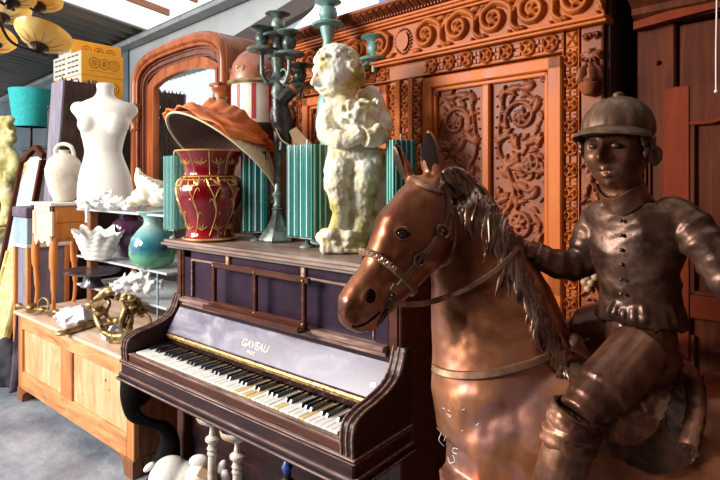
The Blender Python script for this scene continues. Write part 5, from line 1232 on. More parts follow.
        for i, L in ((0, 'b'), (1, '&'), (2, 'i')):
            yc = y0+d*(.30+.235*i); m.torus((x1+.0005, yc, z0+h*.55), h*.215, .0028, (1, 0, 0), 30, 6); m.torus((x1+.0005, yc, z0+h*.55), h*.11, .002, (1, 0, 0), 24, 6)
            T = Matrix.Translation((x1+.0006, yc, z0+h*.49)) @ Matrix(((0, 0, 1, 0), (1, 0, 0, 0), (0, 1, 0, 0), (0, 0, 0, 1))); text_mesh(L, h*.22, .0006, M['ink'], T, c, 'printed_letter')
        m.b2(x1, x1+.001, y0+d*.2, y0+d*.8, z0+h*.21, z0+h*.225, .0003); m.build('printed_rings', M['ink'], c)
    carton(kx, ky+.01, zt, .56, .36, hh, 'lower orange carton of the front stack on the dark cupboard')
    carton(kx, ky+.01, zt+hh, .56, .36, hh, 'upper orange carton of the front stack on the dark cupboard')
    carton(kx-.42, ky+.10, zt+2*hh, .26, .46, .185, 'darker orange carton lying on top of the front stack')
    m = MB(); m.b2(-6.5, -5.42, 2.15, 2.5, 0, 1.80, .005); m.b2(-6.52, -5.40, 2.13, 2.5, 1.80, 1.83, .004); o = m.build('low_bookcase', M['dark'], None, 35, (-5.96, 2.3, 0)); tag(o, 'dark low bookcase behind the teal floor lamp', 'bookcase')
    # teal shaded lamp
    c = at(31, 108, D=5.3); zb_, zt_ = at(31, 127, D=5.3).z, at(31, 90, D=5.3).z; k = 5.3/FPX
    t = thing('floor_lamp', 'floor lamp with a teal felt shade in the far left corner', 'lamp', (c.x, c.y, 0))
    m = MB(); m.lathe([(15*k, zb_), (19.5*k, zt_), (18.8*k, zt_), (14.3*k, zb_)], (c.x, c.y, 0), 40); m.build('lamp_shade', M['teal'], t, 50)
    m = MB(); m.lathe([(.14, 0), (.14, .02), (.03, .04), (.014, .06), (.014, zt_-.1), (.03, zt_-.09), (.03, zt_-.04)], (c.x, c.y, 0), 20); 
    for q in range(3): m.tube([(c.x, c.y, zb_+.05), (c.x+14.6*k*math.cos(q*2.1), c.y+14.6*k*math.sin(q*2.1), zb_+.02)], .005, 6)
    m.build('stand', M['iron'], t)
    # mossy cherub on a column
    D = 4.9; Q = lambda x, y, d=0: at(x, y, D=D+d); kk = D/FPX; m = MB(); Rm = Matrix((RV, FV, UP)).transposed()
    E = lambda x, y, d, a, b_, c_2, tl=0: m.ell(Q(x, y, d), (a*kk, b_, c_2*kk), Rm @ Matrix.Rotation(math.radians(tl), 3, 'Y'))
    E(4, 132, 0, 10.5, .09, 12); E(9, 139, -.03, 7, .06, 8); E(13, 140, -.05, 3, .03, 3)
    r = random.Random(9)
    for i in range(26): E(3+r.uniform(-9, 9), 127+r.uniform(-7, 7), -.06+r.uniform(-.02, .02), 3.5, .03, 3.5)
    E(1, 163, 0, 14, .1, 20); m.tube(cr([Q(9, 152), Q(15, 163, -.03), Q(13, 176, -.08), Q(4, 178, -.12)], 6), .05, 12)
    E(1, 186, 0, 15, .1, 12); m.tube(cr([Q(7, 186), Q(9, 204, -.03), Q(7, 222, 0)], 6), [.075]*6+[.06]*7, 12); m.tube(cr([Q(-6, 186), Q(-7, 204), Q(-7, 222)], 6), .07, 12); E(-9, 150, .08, 10, .03, 20, -20)
    for i in range(10): E(1+r.uniform(-14, 14), 224+r.uniform(-3, 2), r.uniform(-.07, .07), 6, .05, 4)
    fz = Q(0, 227).z; fc = Q(1, 200)
    o = fuse(m, .012, 'cherub_statue', M['stonegreen'], None, 2, (fc.x, fc.y, fz), lambda p, n: .008*noise.fractal(p*14, .8, 2, 3)); tag(o, 'mossy yellow stone cherub on a column at the left edge', 'statue')
    zmin = min(v.co.z for v in o.data.vertices); o.location.z -= zmin
    t = thing('column_pedestal', 'pale stone column pedestal under the mossy cherub', 'pedestal', (fc.x, fc.y, 0)); m = MB(); m.lathe([(.18, 0), (.18, .08), (.14, .1), (.12, .16), (.11, fz-.14), (.14, fz-.1), (.17, fz-.08), (.17, fz), (.05, fz)], (fc.x, fc.y, 0), 28); m.build('shaft', M['stone'], t)
corner()
# ------------------------------------------------------------------ under the piano
def under():
    for i, (px, py, lab) in enumerate(((212.5, 413, 'left of the two chipped white turned candlesticks under the keyboard'), (237.5, 430, 'right of the two chipped white turned candlesticks under the keyboard'))):
        c = at(px, py+3, Y=1.265-.02*i); h = .578 if i == 0 else .572; c.z = 0
        if i == 0:
            t = t0 = thing('candlestick', lab, 'candlestick', c, 0, 'white candlesticks under the piano')
            m = MB(); m.lathe([(.075, 0), (.078, .012), (.06, .03), (.03, .05), (.022, .07)], c, 28); m.build('base', M['turned'], t)
            m = MB(); m.lathe([(.022, .07), (.03, .09), (.02, .11), (.021, .2), (.017, .395), (.021, .405), (.0165, .415), (.022, .425), (.0165, .435), (.017, .445), (.028, .457), (.028, .466), (.014, .476), (.010, .50), (.012, .52)], c, 24); m.build('shaft', M['turned'], t)
            m = MB(); m.lathe([(.012, .515), (.03, .522), (.058, .54), (.064, .556), (.062, .566), (.05, .556), (.02, .548)], c, 28); m.build('drip_pan', M['turned'], t, 60)
        else: dup(t0, (c.x, c.y, 0), .4, lab)
    D = 2.29; Q = lambda x, y, d=0: at(x, y, D=D+d); k = D/FPX; Rm = Matrix((RV, FV, UP)).transposed(); 
    E = lambda m, x, y, d, a, b, c, tl=0: m.ell(Q(x, y, d), (a*k, b, c*k), Rm @ Matrix.Rotation(math.radians(tl), 3, 'Y'))
    base = Q(180, 500); base.z = 0
    t = thing('pig_figurine', 'white ceramic pig figurine lying under the piano left of the candlesticks', 'figurine', base)
    m = MB(); E(m, 170, 479, 0, 21, .085, 22, 0); E(m, 184, 481, 0, 20, .08, 18, 10); E(m, 200, 477, -.03, 13, .055, 13); E(m, 209, 483, -.05, 8, .04, 8)
    for x, d in ((160, -.05), (162, .05), (188, -.05), (188, .05)): m.tube([Q(x, 492, d), Q(x-1, 512, d), Q(x, 530, d)], [.03, .026, .028], 12)
    zt_ = [v for v in m.v]
    zm = Q(170, 530).z
    o = fuse(m, .006, 'body', M['white_ceramic'], t, 4)
    for ch in (o,): ch.location.z = 0
    t.location.z = zm-.02 if False else 0
    m = MB(); E(m, 149, 467, -.01, 6.5, .02, 3.2, -38); m.build('tail', M['white_ceramic'], t, 60)
    for (x, y, d, a, b, tl) in ((199, 461, -.03, 10, 6.5, -5), (222, 467, .0, 4.5, 7.5, 25), (226, 476, -.02, 5, 6.5, -20)):
        m = MB(); E(m, x, y, d, a, .018, b, tl); m.build('ear', M['white_ceramic'], t, 60)
    m = MB(); m.box(Q(204, 473, -.075), (.05, .02, .045), .008, Rm @ Matrix.Rotation(.5, 3, 'Y')); tag(m.build('tan_patch', M['tanceramic'], t), 'unglazed tan patch')
    # stand so it does not hang in the air
    s = thing('low_stool', 'low dark wooden stool carrying the white pig under the piano', 'stool', (base.x, base.y, 0)); h = zm-.012
    m = MB(); m.box((base.x, base.y, h-.0), (.28, .18, .022), .004, Rm); m.build('seat', M['dark'], s)
    for dx in (-.11, .11):
        for dy in (-.07, .07):
            if h > .03: q = base+RV*dx+FV*dy; m = MB(); m.b2(q.x-.012, q.x+.012, q.y-.012, q.y+.012, 0, h-.011, .002); m.build('leg', M['dark'], s)
    c = at(287, 468, D=1.95); m = MB(); t = thing('glass_stopper', 'small blue glass stopper bottle in the dark under the keyboard', 'bottle', (c.x, c.y, 0))
    m.lathe([(.06, 0), (.065, .02), (.06, c.z-.10), (.03, c.z-.05), (.014, c.z-.035), (.016, c.z-.02)], (c.x, c.y, 0), 20); m.build('body', M['dark'], t); m = MB(); m.lathe([(.01, -.022), (.016, -.012), (.021, .004), (.013, .022), (.004, .034)], c, 16); tag(m.build('stopper', M['bluesteel'], t), 'blue glass stopper')
under()
# ------------------------------------------------------------------ chandelier
def chandelier():
    D = 2.2; Q = lambda x, y, d=0: at(x, y, D=D+d); c = Q(-16, 20, -.2)
    ctop = ROW @ Vector(((ROWI @ c).x, 0, 0)); zt = roofz((ROWI @ c).y)-.03
    t = thing('chandelier', 'brown iron chandelier with cream glass bowl shades hanging at upper left', 'chandelier', (c.x, c.y, c.z-.1))
    m = MB(); m.lathe([(.012, -.12), (.03, -.10), (.036, -.07), (.02, -.04), (.016, .1), (.03, .13), (.034, .16), (.014, .19), (.010, .4)], c, 20); m.build('hub', M['iron'], t)
    m = MB(); m.tube([c+UP*.4, Vector((c.x, c.y, zt))], .007, 8); m.lathe([(.06, zt-.05), (.07, zt-.03), (.02, zt)], (c.x, c.y, 0), 20); m.build('rod', M['iron'], t)
    def bowl(C, R, ax):
        a = Vector(ax).normalized(); m = MB(); N = 60; q = UP.rotation_difference(a).to_matrix(); rings = []
        for r, z in [(.10, -.50), (.25, -.475), (.5, -.39), (.75, -.23), (.92, -.06), (1.0, .06), (.985, .07), (.9, -.04), (.73, -.20), (.48, -.365), (.12, -.47)]:
            rings.append([C+q @ Vector(((R*r*(1+.006*math.cos(12*2*PI*k/N)*min(1, r*1.2)))*math.cos(2*PI*k/N), (R*r*(1+.006*math.cos(12*2*PI*k/N)*min(1, r*1.2)))*math.sin(2*PI*k/N), R*z)) for k in range(N)])
        m.loft(rings); b = m.build('glass_shade', M['alabaster'], t, 60)
        m = MB()
        for k in range(12):
            an = (k+.5)*2*PI/12; m.tube([C+q @ Vector((R*r*1.012*math.cos(an), R*r*1.012*math.sin(an), R*z-.002)) for r, z in ((.22, -.49), (.5, -.395), (.75, -.235))], [.0014, .0018, .0008], 5)
        m.build('shade_rib', M['tan'], b)
        f = C+q @ Vector((0, 0, -R*.5)); m = MB(); m.lathe([(.004, -.035), (.014, -.028), (.02, -.012), (.036, .0), (.03, .012), (.012, .014)], f, 16, a); m.build('finial', M['iron'], b); return f
    tilt = Vector((.10, .0, 1))
    for (x, y, d, R) in ((44, 36, .0, .112), (40, -2, .10, .09), (-12, 38, -.08, .10), (4, 8, .24, .11), (14, -6, -.10, .08)):
        C = Q(x, y, d); ax = (C-c); ax.z = 0; ax = ax.normalized()*.18+FV*.24; f = bowl(C, R, UP*.9+ax)
        m = MB(); e = f-c; e.z = 0
        m.tube(cr([c+UP*(.06+(0 if y > 20 else .1)), c+e*.2+UP*(.03+(0 if y > 20 else .1)), c+e*.45+UP*(f.z-c.z-.0), f+(e*-.12)+UP*-.022, f+e*.16+UP*-.028], 7), .006, 8); m.build('arm', M['iron'], t)
    m = MB()
    for k in range(6): m.ell(c+Vector((.05*math.cos(k), .05*math.sin(k), -.10+.01*k)), .011, None, 10, 8)
    m.build('bead_drop', M['verdigrisdark'], t)
chandelier()
# ------------------------------------------------------------------ bronze horse
Q = lambda x, y, D: at(x, y, D=D)
HC = Q(640, 400, 1.24); HC.z = 0
BA = (RV*math.cos(math.radians(13))-FV*math.sin(math.radians(13))).normalized()      # chest to rump
BL = UP.cross(BA).normalized()                                                    # away from the viewer
def horse():
    t = thing('bronze_horse', 'life size copper bronze horse statue in the foreground with bridle and saddle', 'horse statue', (HC.x, HC.y, 0), YAW-math.radians(13))
    m = MB(); N = 40
    def loft(sts, ax_u, ax_v, pw=1.0, cap=True):
        rings = []
        for c, ru, rv in sts:
            rings.append([c+ax_u*(math.copysign(abs(math.cos(q))**pw, math.cos(q))*ru)+ax_v*(math.copysign(abs(math.sin(q))**pw, math.sin(q))*rv) for q in np.linspace(0, 2*PI, N+1)[:-1]])
        m.loft(rings)
    # barrel
    S = [(447, 436, 1.37, 38, .06), (458, 438, 1.36, 66, .11), (478, 440, 1.345, 88, .155), (520, 445, 1.32, 98, .185), (575, 452, 1.285, 101, .20), (640, 470, 1.245, 98, .215), (700, 478, 1.21, 99, .22), (760, 478, 1.165, 100, .21), (815, 470, 1.12, 102, .19), (860, 462, 1.09, 92, .16), (890, 462, 1.07, 66, .11), (905, 465, 1.06, 30, .05)]
    loft([(Q(x, y, D), rv*D/FPX, rl) for x, y, D, rv, rl in S], UP, BL, .95)
    # neck
    S = [(452, 206, 1.385, 30, .055), (464, 228, 1.38, 38, .066), (478, 262, 1.37, 50, .080), (490, 300, 1.36, 60, .098), (499, 340, 1.345, 68, .125), (505, 378, 1.335, 74, .15), (512, 420, 1.33, 76, .165)]
    P = [Q(x, y, D) for x, y, D, _, _ in S]; rings = []
    for i, (x, y, D, ra, rl) in enumerate(S):
        T = (P[min(i+1, len(P)-1)]-P[max(i-1, 0)]).normalized(); U = BL.cross(T).normalized()
        rings.append([P[i]+U*math.cos(q)*ra*D/FPX+BL*math.sin(q)*rl for q in np.linspace(0, 2*PI, N+1)[:-1]])
    m.loft(rings)
    # head
    HS = [(431, 184, 1.395, 19, 22), (424, 206, 1.375, 31, 27), (411, 235, 1.35, 40, 30), (397, 261, 1.325, 34.5, 25.5), (381, 284, 1.30, 28, 21.5), (363.5, 302, 1.28, 25, 20), (354, 312, 1.27, 21.5, 18.5), (347, 320, 1.262, 12, 12)]
    HP = [Q(x, y, D) for x, y, D, _, _ in HS]; HA = []; rings = []
    for i, (x, y, D, a, b) in enumerate(HS):
        T = (HP[min(i+1, 7)]-HP[max(i-1, 0)]).normalized(); Dd = (RV*-.857+UP*.515-FV*.34); Dd = (Dd-T*Dd.dot(T)).normalized(); La = T.cross(Dd).normalized()
        if La.dot(FV) > 0: La = -La                       # towards the viewer
        HA.append((HP[i], T, Dd, La, a*D/FPX, b*D/FPX))
        rings.append([HP[i]+Dd*(math.copysign(abs(math.cos(q))**.85, math.cos(q))*a*D/FPX)+La*(math.copysign(abs(math.sin(q))**.85, math.sin(q))*b*D/FPX) for q in np.linspace(0, 2*PI, N+1)[:-1]])
    m.loft(rings)
    bv0 = BVHTree.FromPolygons(m.v, m.f)
    def hit(x, y, bv=bv0, off=0.0, D0=None):
        d = ray(x, y).normalized(); h = bv.ray_cast(EYE, d)
        if h[0] is None: return (Q(x, y, D0 or 1.3), -FV)
        n = h[1] if h[1].dot(d) < 0 else -h[1]; return h[0]+n*off, n
    Rm = lambda T, U, V: Matrix((T, U, V)).transposed()
    # jowl, brow, cheek bone, lips, throat
    C, T, Dd, La, a, b = HA[2]
    p, _ = hit(436, 248); m.ell(p+La*-.018, (.052, .05, .024), Rm(T, Dd, La)); m.ell(p-T*.02+La*-.014, (.04, .05, .022), Rm(T, Dd, La))
    p, n = hit(403, 226); m.ell(p-n*.004, (.020, .008, .009), Rm(T, Dd, La)); eye_p, eye_n = hit(404, 234)
    m.torus(eye_p-eye_n*.002, .0145, .0045, eye_n, sx=.75)
    p, n = hit(396, 250); m.tube(cr([hit(418, 238)[0]-n*.006, hit(402, 249)[0]-n*.006, hit(386, 268)[0]-n*.008], 6), [.008]*6+[.011]*6+[.006], 10)
    # far eye bulge seen past the forehead
    m.ell(HP[2]-La*b*.80+Dd*a*.55, .020); 
    p, n = hit(370, 298); nos_p, nos_n = p, n
    m.torus(p-n*.001, .0185, .006, n, sx=.85); m.ell(HP[6]-La*.03+Dd*.008, (.02, .02, .025))
    C, T, Dd, La, a, b = HA[6]
    m.ell(HP[6]-Dd*.035+T*-.002, (.032, .018, .036), Rm(T, Dd, La)); m.ell(HP[7]+T*-.006-Dd*.002, (.02, .030, .038), Rm(T, Dd, La))
    m.ell(HP[6]-Dd*.056-T*.016, (.030, .012, .028), Rm(T, Dd, La))
    # shoulder muscles on chest
    for (x, y, rx, ry, e) in ((478, 398, .055, .035, .022), (505, 430, .05, .045, .024), (455, 415, .04, .06, .02), (545, 410, .06, .075, .02), (492, 452, .06, .04, .026), (560, 380, .05, .05, .016)):
        p, n = hit(x, y); La2 = n; T2 = n.cross(UP).normalized(); U2 = T2.cross(n); m.ell(p-n*e*.78, (rx*1.2, ry*1.2, e), Rm(T2, U2, n))
    # ears
    def ear(base, tip, w, dn, depth):
        ax = (tip-base); L = ax.length; ax.normalize(); u = dn.cross(ax).normalized(); v = ax.cross(u); rings = []
        for s, k in ((-.12, .6), (0, .75), (.2, .96), (.4, 1.0), (.6, .82), (.8, .5), (.93, .22), (1.0, .05)):
            c = base+ax*L*s+v*(.006*math.sin(PI*s)); rings.append([c+u*math.cos(q)*w*k+v*math.sin(q)*depth*max(k, .2) for q in np.linspace(0, 2*PI, 25)[:-1]])
        m.loft(rings); return base, ax, L, u, v
    e1 = ear(Q(436, 182, 1.372), Q(428.5, 126, 1.355), .034, (-FV*.8-RV*.6).normalized(), .015)
    e2 = ear(Q(412, 184, 1.41), Q(396, 138, 1.40), .026, (-FV*.45-RV*.9).normalized(), .014)
    # legs (below the picture but the animal stands on them)
    for (x, D, g, hind) in ((482, 1.24, -.09, 0), (500, 1.44, .09, 0), (830, 1.03, -.10, 1), (845, 1.18, .10, 1)):
        c = Q(x, 480, D); c = Vector((c.x, c.y, 0)); f = -BA
        if not hind: pts = [(0, .80, .10), (.0, .62, .075), (-.01, .50, .052), (.005, .36, .043), (0, .30, .034), (0, .16, .030), (-.0, .10, .037), (.03, .055, .036), (.045, .03, .05), (.05, .0, .055)]
        else: pts = [(0, .85, .15), (.02, .66, .11), (.0, .54, .075), (-.09, .40, .05), (-.09, .34, .042), (-.07, .18, .034), (-.06, .10, .040), (-.03, .055, .038), (-.015, .03, .05), (-.01, .0, .055)]
        CC = cr([c+f*a_+UP*z for a_, z, r in pts], 4); rr = interp([p[2] for p in pts], 4); m.tube(CC, rr, 16)
    tl = Q(903, 445, 1.05); m.tube(cr([tl-BA*.05, tl+BA*.05+UP*.02, tl+BA*.12-UP*.10, tl+BA*.12-UP*.35, tl+BA*.10-UP*.55], 6), [.03]*6+[.045]*6+[.05]*6+[.03]*7, 12)
    for v in m.v: v.z = max(v.z, .0)
    dsp = lambda p, n: .0035*noise.noise(p*9)+.0012*noise.noise(p*40)
    body = fuse(m, .0065, 'horse_body', M['bronze'], t, 5, None, dsp); tag(body, None)
    Mw = W(body); bw = BVHTree.FromPolygons([Mw @ v.co for v in body.data.vertices], [tuple(p.vertices) for p in body.data.polygons])
    H = lambda x, y, off=0.0, D0=None: hit(x, y, bw, off, D0)
    horse.H = H; horse.bw = bw; horse.t = t
    # eyes, nostrils, ear hollows
    p, n = H(404.5, 234); m = MB(); m.ell(p-n*.007, (.0175, .0135, .0125), Rm(n.cross(UP).normalized(), n.cross(n.cross(UP)).normalized(), n)); m.build('eye', M['eye'], t)
    m = MB(); m.tube(cr([H(395, 232, .001)[0], H(399, 228.5, .003)[0], H(405, 228, .004)[0], H(412, 233, .001)[0]], 4), .0035, 8); m.tube(cr([H(395, 232.5, .001)[0], H(401, 239.5, .002)[0], H(408, 238.5, .002)[0], H(412, 233.5, .001)[0]], 4), .003, 8); m.build('eyelid', M['bronze'], t)
    p, n = H(370.5, 297); m = MB(); u = n.cross(UP).normalized(); m.ell(p-n*.001, (.0145, .019, .006), Rm(u, u.cross(n), n)); m.build('nostril', M['black'], t)
    for (b_, ax, L, u, v), s in ((e1, 1), (e2, .7)):
        m = MB(); A = []; Bq = []
        for q in np.linspace(.12, .88, 12):
            w = .0235*s*math.sin(PI*min(q*1.0+.06, 1))**.8; off = (v if v.dot(FV) < 0 else -v); c = b_+ax*L*q+v*(.006*math.sin(PI*q)); A.append(c-u*w); Bq.append(c+u*w)
        n_ = len(A); vs = []
        for i in range(n_): kz = .8+.25*math.sin(PI*min((i+1)/n_*.9+.08, 1)); vs += [A[i]+off*.0115*kz, (A[i]+Bq[i])/2+off*.0172*kz, Bq[i]+off*.0115*kz, (A[i]+Bq[i])/2+off*.002]
        m.loft([vs[i*4:i*4+4] for i in range(n_)]); m.build('ear_hollow', M['black'] if s == 1 else M['bronzedark'], t, 60)
    # mouth line
    m = MB(); m.tube(cr([H(352, 326, .001, 1.27)[0], H(362, 325, .0)[0], H(372, 319, .0)[0], H(380, 312, .0)[0]], 6), .0032, 6); m.build('mouth_line', M['black'], t)
    # mane
    m = MB(); rd = random.Random(11); crest = cr([Vector((x, y, 0)) for x, y in ((444, 172), (453, 170), (466, 176), (482, 190), (498, 213), (512, 241), (525, 272), (539, 305), (552, 332), (560, 346))], 8)
    nC = len(crest)
    def lock(x, y, dx, dy, wob, r, ph, n=9):
        pts = []; last = None
        for j in range(n):
            s = j/(n-1); xx = x+dx*s+wob*math.sin(s*6+ph)*s; yy = y+dy*s*(1-.1*s)
            p, nn = H(xx, yy, .010*(1-s*.5)); d = ray(xx, yy).normalized()
            if H(xx, yy)[0] is None or bw.ray_cast(EYE, d)[0] is None: p = Q(xx, yy, last or 1.37)
            Dd_ = (p-EYE).dot(FV)
            if last is not None: Dd_ = min(max(Dd_, last-.03), last+.03); p = Q(xx, yy, Dd_)
            last = Dd_; pts.append(p)
        pts = cr(pts, 3); k = len(pts); m.tube(pts, [r*(.75+.5*math.sin(PI*min(i/k+.12, 1)))*(1 if i < k*.7 else (1-(i/k-.7)/.3*.85)) for i in range(k)], 7, .7)
    for i in range(150):
        s = rd.random(); c = crest[int(s*(nC-1))]; tdir = crest[min(int(s*(nC-1))+16, nC-1)]-crest[max(int(s*(nC-1))-2, 0)]; tdir.normalize()
        L = rd.uniform(40, 78)*(1.0 if s < .75 else .7); fl = rd.uniform(.25, .75)
        dx = tdir.x*L*fl-(1-fl)*L*.28+rd.uniform(-4, 4); dy = tdir.y*L*fl+(1-fl)*L*.9
        if s > .55: dx = tdir.x*L*.8-rd.uniform(0, 14); dy = tdir.y*L*.9+4
        lock(c.x-rd.uniform(-2, 6), c.y+rd.uniform(-2, 7), dx, dy, rd.uniform(2, 5.5), rd.uniform(.0045, .0085), rd.uniform(0, 6))
    for i in range(46):      # ridge of locks along the crest
        s = rd.random()*.95; c = crest[int(s*(nC-1))]; e = crest[min(int(s*(nC-1))+int(nC*.16), nC-1)]
        pts = [Q(c.x+rd.uniform(-4, 2), c.y+rd.uniform(-2, 4), 1.385-.03*s), Q((c.x+e.x)/2+rd.uniform(-5, 3), (c.y+e.y)/2+rd.uniform(-4, 4), 1.375-.03*s), Q(e.x+rd.uniform(-7, 2), e.y+rd.uniform(-3, 5), 1.375-.03*s)]
        m.tube(cr(pts, 5), [.008]*6+[.007]*4+[.002], 8)
    for (x, y, dx, dy) in ((446, 172, -6, 26), (449, 172, 0, 30)): lock(x, y, dx, dy, 2, .005, 1)
    m.build('mane', M['bronzemane'], t, 60)
    # bridle
    br = None
    def band(pts, w, th, off=.001, name=None, par=None, mt='strap'):
        cp = [(p.x, p.y) for p in cr([Vector((a_, b_, 0)) for a_, b_ in pts], 6)]; P_ = []; N_ = []
        for a_, b_ in cp: p, n = H(a_, b_, off); P_.append(p); N_.append(n)
        P_ = [P_[0]]+[(P_[i-1]+P_[i]*2+P_[i+1])/4 for i in range(1, len(P_)-1)]+[P_[-1]]
        mm = MB(); mm.strap(P_, N_, w, th); return mm.build(name or 'strap', M[mt], par or t, 40)
    def hloop(i0, f, k, e=1.02):
        A, B_ = HA[i0], HA[i0+1]; L = [A[j].lerp(B_[j], f) for j in range(4)]; a_ = A[4]+(B_[4]-A[4])*f; b_ = A[5]+(B_[5]-A[5])*f
        P_ = []; N_ = []
        for q in np.linspace(0, 2*PI, k+1)[:-1]:
            cx, sx = math.copysign(abs(math.cos(q))**.85, math.cos(q)), math.copysign(abs(math.sin(q))**.85, math.sin(q))
            P_.append(L[0]+L[2]*cx*a_*e+L[3]*sx*b_*e); N_.append((L[2]*cx/a_+L[3]*sx/b_).normalized())
        return P_, N_
    P_, N_ = hloop(3, .52, 40, 1.03); mm = MB(); mm.strap(P_, N_, .018, .006, True); nb = mm.build('noseband', M['strap'], t, 40)
    P_, N_ = hloop(3, .52, 64, 1.06); mm = MB()
    for i in range(64):
        q = i*2*PI/64
        if math.cos(q) > .15:
            s = HA[3][1]*(.005 if i % 2 else -.005); tt = (P_[(i+1) % 64]-P_[i-1]).normalized(); mm.tube([P_[i]-tt*.006+s*1.2+N_[i]*.001, P_[i]+N_[i]*.007, P_[i]+tt*.006-s*1.2+N_[i]*.001], [.003, .006, .003], 8)
    mm.build('braided_roll', M['strap'], nb)
    bs = band([(441, 181), (447, 196), (448, 212), (445, 226), (441, 232)], .013, .005, name='cheek_strap'); 
    band([(441, 233), (431, 246), (419, 259)], .016, .006, name='cheek_strap'); band([(418, 260), (407, 275), (396, 289)], .017, .006, name='cheek_strap')
    band([(411, 178), (420, 184), (430, 189), (442, 192)], .012, .005, name='browband')
    band([(446, 200), (454, 218), (455, 240), (448, 258), (438, 270)], .008, .004, name='throat_latch')
    for x, y, R_ in ((441.5, 232.5, .0165), (419, 259, .0145)):
        p, n = H(x, y, .007); mm = MB(); mm.torus(p, R_, .004, n); mm.ell(p-n*.004, (.006, .006, .006)); mm.build('bridle_ring', M['bronzemane'], t)
    p, n = H(394, 288, .008); mm = MB(); u = n.cross(UP).normalized(); mm.box(p, (.022, .018, .006), .002, Rm(u, u.cross(n), n) @ Matrix.Rotation(.6, 3, 'Z')); mm.build('buckle', M['strap'], t)
    rp = Q(387.5, 304, 1.255); mm = MB(); mm.torus(rp, .0155, .0042, (-.25, -1, .1)); mm.build('bit_ring', M['bronzemane'], t)
    mm = MB(); mm.tube(cr([rp+UP*.012, H(392, 294, .006)[0]], 4), .0045, 8); mm.tube(cr([rp-UP*.012, Q(384, 316, 1.255), Q(377, 324, 1.265), Q(369, 326, 1.28)], 5), .006, 8, .6); mm.tube(cr([rp, Q(380, 309, 1.258), Q(372, 316, 1.275)], 5), .005, 8); mm.build('bit', M['bronzedark'], t)
    # rein over the near side of the neck to the hand
    pts = []
    for x, y in ((388, 303), (404, 304.5), (425, 303), (448, 297), (470, 287.5), (490, 275), (505, 262), (515, 249)):
        p, n = H(x, y, .010, 1.27)
        if x < 428: p = Q(x, y, 1.256+max(0, (x-404))*.0006)
        pts.append(p)
    Ds = [(p-EYE).dot(FV) for p in pts]
    P_ = cr(pts, 6); N_ = [-FV*.9+UP*.2 for _ in P_]; mm = MB(); mm.strap(P_, N_, .014, .005); mm.build('rein', M['strap'], t, 40)
    mm = MB(); p0 = pts[-1]; mm.strap(cr([p0, Q(510, 240, 1.36), Q(500, 236, 1.41), Q(490, 240, 1.45), Q(478, 262, 1.47)], 6), [UP]*25, .013, .005); mm.build('rein', M['strap'], t, 40)
    band([(434.5, 368), (443, 372.5), (458, 375), (480, 375), (505, 371), (530, 364), (552, 355), (566, 349)], .020, .007, .001, 'breast_strap')
    # saddle: near flap, cantle roll, seat, pommel leaf
    def patch(name, rows_, off, th, mt, jag=0, par=t, sm=60):
        cols = list(zip(*[[rw_[int(round(q*(len(rw_)-1)))] for q in np.linspace(0, 1, 5)] if len(rw_) != 5 else rw_ for rw_ in rows_])); cols = [cr([Vector((a_, b_, 0)) for a_, b_ in cc_], 7) for cc_ in cols]
        rows_ = [[(cc_[j].x, cc_[j].y) for cc_ in cols] for j in range(len(cols[0]))]; vs = []; vb = []; nr = len(rows_); nc = 40
        for j, row_ in enumerate(rows_):
            cc = cr([Vector((a_, b_, 0)) for a_, b_ in row_], 8); 
            for i in range(nc):
                q = cc[int(i*(len(cc)-1)/(nc-1))]; jx = jag*noise.noise(Vector((i*.7, j*.9, 2))); 
                p, n = H(q.x+jx, q.y+jag*noise.noise(Vector((i*.8, j*.5, 7))), 0); vs.append(p+n*(off+th+.005*noise.noise(p*32)+.003*noise.noise(p*75))); vb.append(p+n*(off-.006))
        nn = nr*nc; F = []
        for j in range(nr-1):
            for i in range(nc-1):
                a_ = j*nc+i; F.append((a_, a_+1, a_+nc+1, a_+nc)); F.append((nn+a_, nn+a_+nc, nn+a_+nc+1, nn+a_+1))
        bd = [i for i in range(nc)]+[j*nc+nc-1 for j in range(1, nr)]+[(nr-1)*nc+i for i in range(nc-2, -1, -1)]+[j*nc for j in range(nr-2, 0, -1)]
        for k in range(len(bd)): a_, b_ = bd[k], bd[(k+1) % len(bd)]; F.append((a_, nn+a_, nn+b_, b_))
        mm = MB(); mm.add(vs+vb, F); return mm.build(name, M[mt], par, sm)
    patch('saddle_cloth', [[(568, 362), (600, 366), (640, 374), (690, 378), (704, 380)], [(572, 385), (610, 395), (650, 398), (690, 402), (706, 404)], [(590, 425), (620, 430), (660, 436), (690, 438), (702, 436)], [(598, 450), (625, 462), (655, 474), (685, 466), (698, 456)]], .004, .007, 'bronzedark', 3)
    patch('saddle_flap', [[(590, 368), (620, 376), (650, 382), (672, 384)], [(590, 390), (615, 398), (645, 402), (668, 404)], [(594, 412), (612, 424), (640, 426), (662, 420)], [(602, 436), (618, 446), (636, 446), (650, 436)]], .012, .010, 'bronzemid', 2)
    mm = MB(); pts = [H(x, y, .012)[0] for x, y in ((680, 366), (689, 380), (694, 398), (694, 415), (690, 432), (686, 448))]; L_ = cr(pts, 5)
    mm.tube(L_, [.021+.0015*math.sin(i*1.7) for i in range(len(L_))], 12, .7); top = pts[0]
    mm.tube(cr([pts[0], top+UP*.02+BL*.07, top+UP*.022+BL*.16, top-UP*.01+BL*.26], 6), [.024]*6+[.028]*7+[.026]*6, 12); mm.build('cantle_roll', M['bronzemid'], t)
    sc = Q(650, 388, 1.225); mm = MB(); mm.ell(sc-UP*.015, (.15, .12, .045), Rm(BA, BL, UP)); mm.build('saddle_seat', M['bronzedark'], t)
    mm = MB(); a_, b_ = H(563, 345, .012)[0], H(590, 367, .02)[0]; mid = (a_+b_)/2+UP*.006
